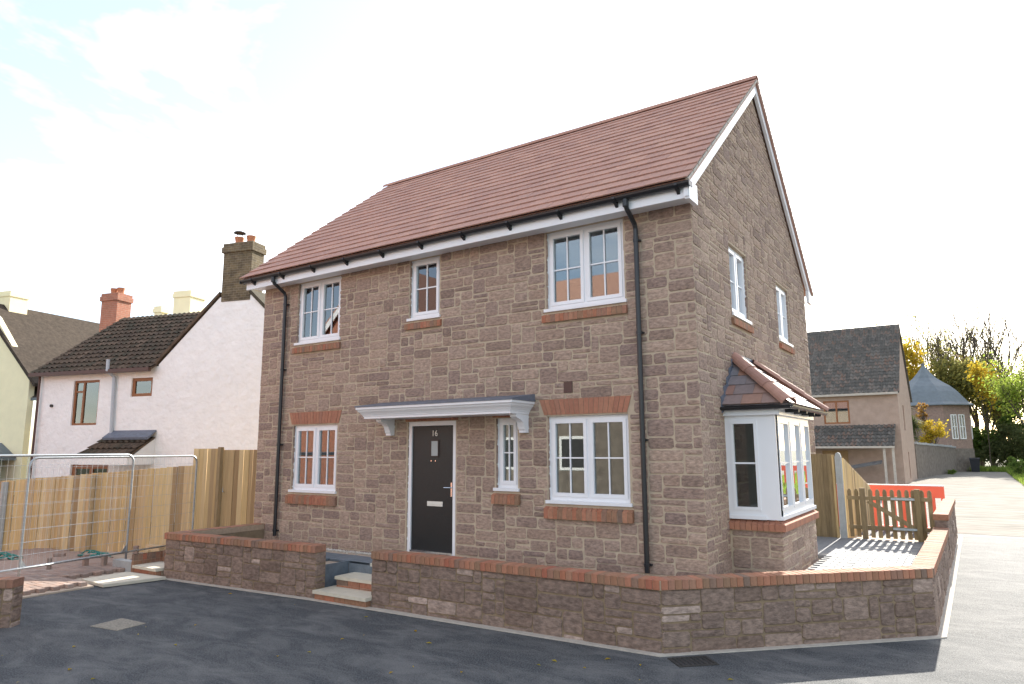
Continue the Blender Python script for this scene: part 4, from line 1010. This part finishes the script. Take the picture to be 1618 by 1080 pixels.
far_window(yh, Py, -15.75, -14.7, 3.0, 4.05, 'white_paint', (.25, .5, .75), (.5, 1), 'dark_room', -.49, .05)
pc_ = MB().box((-18.6, 1.25, .0), (-16.1, 1.38, 1.4), Py); pc_.hexa([Py(-18.6, 1.38, 1.4), Py(-16.1, 1.38, 1.4), Py(-16.1, 1.4, .0), Py(-18.6, 1.4, .0), Py(-18.6, 1.42, 1.4), Py(-16.1, 1.42, 1.4), Py(-17.2, 2.1, .0), Py(-18.6, 2.1, .0)]); pc_.build('porch_roof', 'slate', yh)
far_window(yh, Py, -18.4, -16.4, -.3, 1.25, 'white_paint', (.33, .66), (.5, 1), 'dark_room', 1.2, .06)
# house beside the lane, right
RX, RY = -.3, 33.0; Pq = frame((RX, RY, 0), (1, 0)); Pgx = frame((RX, RY, 0), (0, 1))
rh = thing('lane_cottage', (RX-3, RY+4, -.35), 'brown rendered cottage with grey pantile roof and lean-to beside the lane', 'house')
mb = MB(); rop = [(-3.68, -2.36, 2.95, 4.22), (-3.9, -2.6, -.5, 1.5)]
pierced(mb, -9, 0, -.6, 4.62, rop, .35, Pq); gop = [(2.6, 3.3, 2.6, 4.0), (3.6, 4.2, -.1, 1.4)]
pierced(mb, .35, 9, -.6, 4.615, gop, .3, Pgx); mb.prism([(0, 4.62), (9, 4.62), (4.5, 8.75)], 0, -.3, Pgx); mb.build('wall', 'render_brown', rh, recalc=False)
corr_roof(rh, (RX-9, RY-.25), (1, 0), 9.12, 4.75, 4.55, 8.85, (0, 1), 'old_tile_grey', .24, .035, .3)
MB().hexa([(RX-9, RY+4.5, 8.75), (RX+.1, RY+4.5, 8.75), (RX+.1, RY+9.3, 4.5), (RX-9, RY+9.3, 4.5), (RX-9, RY+4.5, 8.9), (RX+.1, RY+4.5, 8.9), (RX+.1, RY+9.3, 4.62), (RX-9, RY+9.3, 4.62)]).build('rear_roof', 'old_tile_grey', rh)
MB().box((RX-9, RY-.34, 4.44), (RX+.05, RY-.22, 4.56)).build('gutter', 'edging', rh)
far_window(rh, Pq, *rop[0], 'brown_frame', (.5,), None, 'window_back', -.05, .09)
MB().box((-3.9, -.5, -.08), (-2.6, 1.5, -.04), Pq).build('door', 'fence_wood', rh)
for g_ in gop: MB().box((g_[0], g_[2], -.12), (g_[1], g_[3], -.06), Pgx).build('shutter', 'brown_frame', rh)
corr_roof(rh, (RX-6.5, RY-1.7), (1, 0), 6.3, 1.65, 1.72, 2.85, (0, 1), 'old_tile_grey', .24, .035, .3, name='lean_to_roof')
MB().box((RX-6.5, RY-1.8, 1.62), (RX-.2, RY-1.7, 1.73)).build('lean_to_gutter', 'edging', rh)
for x in (-.75, -.35): MB().box((RX+x, RY-1.65, -.5), (RX+x+.11, RY-1.55, 1.65)).build('lean_to_post', 'edging', rh)
for k in range(5):
    o = MB().tube([(RX-4.3, RY-1.2+k*.1, .2+k*.03), (RX-.9, RY-1.2+k*.1, .85+k*.03)], .04, 6).build('pole', 'weathered')
    tag(o, 'grey pole leaning under the lean-to of the lane cottage', 'pole', 'grey poles stacked under the lean-to')
# stone wall along the lane
lw = thing('lane_wall', (.6, 50, -.3), 'tall old stone wall with rough coping running beside the lane', 'wall')
mb = MB(); A, B = Vector((-.25, 42, 0)), Vector((1.55, 58, 0)); r = random.Random(2)
for k in range(20):
    a, b = A.lerp(B, k/20), A.lerp(B, (k+1)/20); h = 1.85-.25*k/20
    mb.hexa([(a.x, a.y, -.5), (b.x, b.y, -.5), (b.x-.45, b.y, -.5), (a.x-.45, a.y, -.5), (a.x, a.y, h), (b.x, b.y, h), (b.x-.45, b.y, h), (a.x-.45, a.y, h)])
mb.build('wall_body', 'dark_old_stone', lw)
for k in range(34):
    a = A.lerp(B, (k+.5)/34); h = 1.85-.25*k/34
    MB().box((a.x-.5, a.y-.21, h), (a.x+.06+r.uniform(-.02, .03), a.y+.21, h+r.uniform(.08, .16))).build('coping_stone', 'concrete_post', lw)
# pavilion with ogee slate roof
pvl = thing('pavilion', (-.2, 60.5, -.3), 'octagonal brick pavilion with curved slate roof at the lane end', 'building')
PC = Vector((-.25, 60.5, 0)); pr_ = 3.25
oct_ = [(PC.x+pr_*math.cos(R_(22.5+45*k)), PC.y+pr_*math.sin(R_(22.5+45*k))) for k in range(8)]
MB().prism(oct_, -.5, 5.1, lambda u, v, w: Vector((u, v, w))).build('wall', 'pink_brick', pvl)
MB().prism([((u-PC.x)*1.02+PC.x, (v-PC.y)*1.02+PC.y) for u, v in oct_], -.5, 1.55, lambda u, v, w: Vector((u, v, w))).build('plinth', 'dark_old_stone', pvl)
pf = [(1.12, 5.05), (1.12, 5.12), (1.0, 5.35), (.90, 5.75), (.78, 6.25), (.62, 6.75), (.44, 7.15), (.30, 7.5), (.18, 7.95), (.08, 8.4), (.03, 8.65)]
vs = []; fs = []
for s_, z in pf: vs += [(PC.x+(u-PC.x)*s_, PC.y+(v-PC.y)*s_, z) for u, v in oct_]
for k in range(len(pf)-1): fs += [(k*8+i, k*8+(i+1) % 8, k*8+8+(i+1) % 8, k*8+8+i) for i in range(8)]
fs += [tuple(range(8)), tuple(range(len(pf)*8-8, len(pf)*8))]
prf = MB().add(vs, fs).build('roof', 'slate', pvl)
MB().tube([(PC.x, PC.y, 8.6), (PC.x, PC.y, 8.85)], [.1, .14], 8).build('finial', 'lead', prf)
for k in (6, 7):
    a, b = Vector((*oct_[k], 0)), Vector((*oct_[(k+1) % 8], 0)); Pw = frame(a, (b-a))
    Ln = (b-a).length
    for c in (.35, .65): far_window(pvl, Pw, Ln*c-.28, Ln*c+.28, 2.3, 4.3, 'white_paint', (.5,), (.5, 1), 'dark_room', .04, .07)
# wheelie bin
wb = thing('wheelie_bin', (2.76, 58, -.3), 'dark wheelie bin standing against the pavilion at the lane end', 'bin')
MB().hexa([(2.5, 57.7, -.28), (3.02, 57.7, -.28), (3.02, 58.3, -.28), (2.5, 58.3, -.28), (2.42, 57.6, .7), (3.1, 57.6, .7), (3.1, 58.4, .7), (2.42, 58.4, .7)]).build('body', 'bin_plastic', wb)
MB().hexa([(2.38, 57.55, .7), (3.14, 57.55, .7), (3.14, 58.48, .7), (2.38, 58.48, .7), (2.42, 57.62, .77), (3.1, 57.62, .77), (3.1, 58.4, .82), (2.42, 58.4, .82)]).build('lid', 'bin_plastic', wb)
# second barrier fragment at the right edge
sb2 = copy_tree(ob); sb2.location = (6.15, 30.0, -.33)
tag(sb2, 'orange barrier end just showing at the right edge by the grass', 'barrier', 'orange plastic barriers')
# ------------------------------------------------------------------ vegetation
def leaf_quads(mb, pts, r, size, spread, n, squash=.8):
    for p in pts:
        for _ in range(n):
            c = p+Vector((r.gauss(0, spread), r.gauss(0, spread), r.gauss(0, spread*squash)))
            a = Vector((r.uniform(-1, 1), r.uniform(-1, 1), r.uniform(-1, 1))).normalized(); b = a.orthogonal().normalized()
            s = size*r.uniform(.6, 1.3); t = r.random()
            q = a.cross(b)
            mb.add([c+b*s, c+q*s*.55, c-b*s, c-q*s*.55], [(0, 1, 2, 3)], t)
def tree(label, x, y, h, cr, leaf, seed, trunk=.2, levels=4, leaves=14, lsize=.16, spread=.45, up=.55, base=.3, zb=-.35, group='trees beyond the lane end', stems=1, cat='tree', name='tree'):
    r = random.Random(seed); t = thing(name, (x, y, zb), label, cat, group)
    wood = MB(); tips = []
    def grow(p, d, ln, rad, lv):
        pts = [p]; q = p; dd = d
        n = 4
        for i in range(n):
            dd = (dd+Vector((r.gauss(0, .10), r.gauss(0, .10), r.gauss(0, .06)+.05*up))).normalized(); q = q+dd*(ln/n); pts.append(q)
        wood.tube(pts, [max(.02, rad*(1-.42*i/n)) for i in range(n+1)], 6 if lv > 1 else 4, cap=False)
        if lv <= 2: tips.extend(pts[2:])
        if lv == 0: return
        k = r.randint(2, 4)
        for i in range(k):
            a = r.uniform(0, 6.283); sp = r.uniform(.45, .95)
            nd = (dd*1.0+Vector((math.cos(a)*sp*(1.2-up*.5), math.sin(a)*sp*(1.2-up*.5), up*.4))).normalized()
            grow(pts[r.choice([2, 3, 4])], nd, ln*r.uniform(.6, .8), rad*.56, lv-1)
    for s in range(stems):
        a = r.uniform(0, 6.28); d = Vector((math.cos(a)*.18*(stems > 1), math.sin(a)*.18*(stems > 1), 1)).normalized()
        grow(Vector((x+r.uniform(-.3, .3)*(stems > 1), y, zb)), d, h*.36, trunk, levels)
    # scale the skeleton into the wished height and radius
    zs = max(v[2] for v in wood.v); k = (h)/(zs-zb); xr = sorted(math.hypot(v[0]-x, v[1]-y) for v in wood.v)[int(len(wood.v)*.97)] or 1
    kr = min(1.6, cr/xr)
    f = lambda v: Vector((x+(v[0]-x)*kr, y+(v[1]-y)*kr, zb+(v[2]-zb)*k))
    wood.v = [tuple(f(v)) for v in wood.v]; tips = [f(v) for v in tips]
    wood.build('trunk', 'bark', t, recalc=False)
    if leaves:
        lv = MB(); tips = [p for p in tips if p.z > zb+h*base]
        if len(tips) > 420: tips = r.sample(tips, 420)
        leaf_quads(lv, tips, r, lsize, spread, leaves)
        lv.build('crown', leaf, t, recalc=False)
    return t
def shrub(label, x, y, z0, w, d, h, leaf, seed, n=1500, size=.09, name='shrub', group='bushes by the lane', cat='shrub'):
    r = random.Random(seed); t = thing(name, (x, y, z0), label, cat, group); lv = MB(); wd = MB()
    clumps = [(Vector((x+r.uniform(-w, w)*.75, y+r.uniform(-d, d)*.75, z0+h*r.uniform(.15, .85))), r.uniform(.25, .5)) for _ in range(16)]
    for c, k in clumps:
        wd.tube([(x+r.uniform(-.2, .2)*w, y, z0), tuple((c+Vector((x, y, z0)))/2+Vector((0, 0, .1))), tuple(c)], [.03, .02, .008], 5, cap=False)
        leaf_quads(lv, [c], r, size, k*min(w, h)*.55, n//16)
    wd.build('stem', 'bark', t, recalc=False); lv.build('foliage', leaf, t, recalc=False); return t
tree('golden yellow autumn tree rising behind the lane cottage roof', -2.3, 66, 13.4, 3.0, 'leaf_yellow', 3, .22, 4, 20, .15, .42)
tree('tall bare stemmed tree with thin olive leaves left of the gap', .6, 72, 16.4, 3.6, 'leaf_olive', 5, .16, 4, 3, .13, .5, up=1.3, stems=4, base=.3)
tree('tall leafless tree with fine upright twigs, middle of the three', 3.0, 76, 17.6, 4.2, 'leaf_olive', 8, .17, 4, 1, .12, .4, up=1.3, base=.4, stems=4)
tree('tall leafless tree with spreading twigs, nearest the right edge', 5.8, 75, 17.6, 4.6, 'leaf_olive', 13, .18, 4, 1, .12, .4, up=1.2, base=.4, stems=4)
tree('bright yellow slender tree in front of the dark wood', 3.9, 63.5, 9.4, 1.5, 'leaf_yellow', 21, .12, 4, 14, .12, .30, base=.22)
tree('lime green drooping tree at the right picture edge', 6.6, 57, 9.0, 2.2, 'leaf_lime', 23, .16, 4, 8, .11, .40, base=.25)
tree('dense olive green tree behind the bright yellow tree', 4.2, 70, 10.4, 2.6, 'leaf_olive', 31, .22, 4, 16, .15, .45, base=.1)
tree('thin olive tree rising right behind the pavilion', 1.9, 69, 10.0, 2.2, 'leaf_olive', 37, .2, 4, 14, .15, .42, base=.1)
tree('broad olive tree behind the lime tree', 7.8, 69, 10.6, 3.0, 'leaf_olive', 41, .25, 4, 16, .16, .5, base=.08)
tree('russet leaved small tree between the bare trees', 2.4, 74, 11.0, 2.0, 'leaf_russet', 43, .15, 4, 8, .13, .4, base=.3)
tree('green tree behind the golden tree and cottage', -.8, 75, 10.2, 2.6, 'leaf_green', 47, .2, 4, 14, .15, .45, base=.15)
shrub('dark undergrowth bush at the wood edge beside the bin', 4.2, 66.5, -.35, 1.6, .8, 3.0, 'leaf_dark', 2, 2600, .13)
shrub('dark undergrowth bush below the broad olive tree', 7.0, 66, -.35, 1.8, .8, 3.6, 'leaf_dark', 3, 2600, .13)
shrub('dark ivy bush in the gap behind the yellow tree', 5.6, 67.5, -.35, 1.4, .8, 4.6, 'leaf_dark', 6, 2600, .13)
for i, (x, y, h, lf, t) in enumerate(((1.2, 67, 5.5, 'leaf_olive', 'thick olive bush right behind the pavilion roof edge'), (2.9, 67.5, 4.6, 'leaf_green', 'thick green bush behind the wheelie bin'), (6.4, 70, 7.5, 'leaf_green', 'tall green thicket behind the yellow tree'), (8.8, 68, 6.0, 'leaf_olive', 'tall olive thicket at the right picture edge'), (-2.2, 68, 6.0, 'leaf_green', 'green thicket between the cottage and the pavilion'))):
    shrub(t, x, y, -.4, 1.5, .9, h, lf, 60+i, 3600, .15)
shrub('yellow leaved shrub hanging over the lane wall', .35, 50.2, 1.2, .9, .6, 2.6, 'leaf_yellow', 4, 1500, .09)
shrub('small orange leaved shrub above the spiky palm', -.2, 52, 3.3, .4, .3, 1.9, 'leaf_russet', 5, 500, .08)
shrub('low green weeds growing along the lane wall foot', 1.3, 52, -.32, .3, 1.5, .35, 'leaf_green', 7, 700, .05, name='weeds', cat='weeds')
shrub('tangled pale bush on the verge right of the lane end', 5.3, 50, -.32, .6, .8, 1.5, 'leaf_green', 9, 1000, .07)
# spiky palm behind the lane wall
pm = thing('cordyline_palm', (-1.2, 48, .0), 'dark green spiky palm behind the old lane wall', 'palm'); r = random.Random(9); lv = MB(); tk = MB()
for hx, hy, hz in ((-1.25, 48, 4.3), (-.7, 48.4, 3.3), (-1.6, 48.4, 3.0), (-.9, 47.8, 2.4)):
    tk.tube([(-1.2, 48, -.3), ((hx-1.2)/2, 48, hz*.5), (hx, hy, hz)], [.14, .11, .08], 6)
    for i in range(240):
        d = Vector((r.gauss(0, 1), r.gauss(0, 1), r.gauss(.25, .7))).normalized(); L_ = r.uniform(.7, 1.1); s = d.cross(Vector((0, 0, 1))).normalized()*.028
        p = Vector((hx, hy, hz)); mid = p+d*L_*.55+Vector((0, 0, .05)); e_ = p+d*L_-Vector((0, 0, .22*L_))
        lv.add([p-s, p+s, mid+s, e_, mid-s], [(0, 1, 2, 4), (4, 2, 3)])
tk.build('trunk', 'bark', pm); lv.build('fronds', 'leaf_dark', pm, recalc=False)
# grass
def grass(name, label, x0, x1, y0, y1, n, h, seed):
    r = random.Random(seed); mb = MB()
    for _ in range(n):
        x, y = r.uniform(x0, x1), r.uniform(y0, y1); a = r.uniform(0, 6.28); w = .03; hh = h*r.uniform(.4, 1.2); z = zroad(x, y)-.02
        dx, dy = math.cos(a)*w, math.sin(a)*w; lx, ly = r.gauss(0, .3)*hh, r.gauss(0, .3)*hh
        mb.add([(x-dx, y-dy, z), (x+dx, y+dy, z), (x+lx, y+ly, z+hh)], [(0, 1, 2)])
    tag(mb.build(name, 'grass', recalc=False), label, 'grass', kind='stuff')
grass('verge_grass', 'rough green grass verge along the right side of the lane', 4.75, 9.5, 14, 58, 14000, .28, 1)
grass('end_grass', 'sunlit grass bank across the far end of the lane', 1.8, 10, 58.6, 65, 9000, .4, 2)
sheet('verge', lin(4.7, 14, 4), lin(10.9, 58, 8), lambda x, y: zroad(x, y)+.008, 'earth')
# houses across the road behind the camera: only seen mirrored in the window panes
op = thing('opposite_house', (-9, -17, -.5), 'red roofed stone house mirrored in the front windows', 'house')
MB().box((-13.5, -21, -.6), (-4.5, -13, 5.0)).build('wall', 'dark_old_stone', op)
Px = lambda u, v, w: Vector((w, -13-u, v))
MB().prism([(-.4, 4.9), (4, 9.0), (8.4, 4.9)], -13.8, -4.2, Px).build('roof', 'roof_tile', op)
for x in (-12.5, -9.6, -6.6):
    for z in (.9, 3.4):
        w = MB().box((x, -13.0, z), (x+1.2, -12.96, z+1.2)).build('window', 'white_paint', op); MB().box((x+.1, -12.959, z+.1), (x+1.1, -12.95, z+1.1)).build('pane', 'dark_room', w)
op2 = thing('opposite_gable_house', (-22, -20, -.5), 'brick gabled house mirrored in the upper left window', 'house')
MB().box((-27, -25, -.6), (-15.5, -15, 5.6)).build('wall', 'red_brick', op2)
Pz = lambda u, v, w: Vector((-21.2+u, w, v))
MB().prism([(-5.7, 5.6), (0, 10.8), (5.7, 5.6)], -25, -15, Pz).build('gable', 'red_brick', op2)
for sg in (-1, 1):
    MB().hexa([Pz(sg*6.1, 5.2, -14.8), Pz(0, 10.8, -14.8), Pz(0, 10.8, -25), Pz(sg*6.1, 5.2, -25), Pz(sg*6.1, 5.4, -14.8), Pz(0, 11.05, -14.8), Pz(0, 11.05, -25), Pz(sg*6.1, 5.4, -25)]).build('roof_slope', 'roof_tile', op2)
    MB().hexa([Pz(sg*6.1, 4.95, -14.79), Pz(0, 10.55, -14.79), Pz(0, 10.55, -14.84), Pz(sg*6.1, 4.95, -14.84), Pz(sg*6.1, 5.3, -14.79), Pz(0, 10.9, -14.79), Pz(0, 10.9, -14.84), Pz(sg*6.1, 5.3, -14.84)]).build('barge_board', 'pvc', op2)
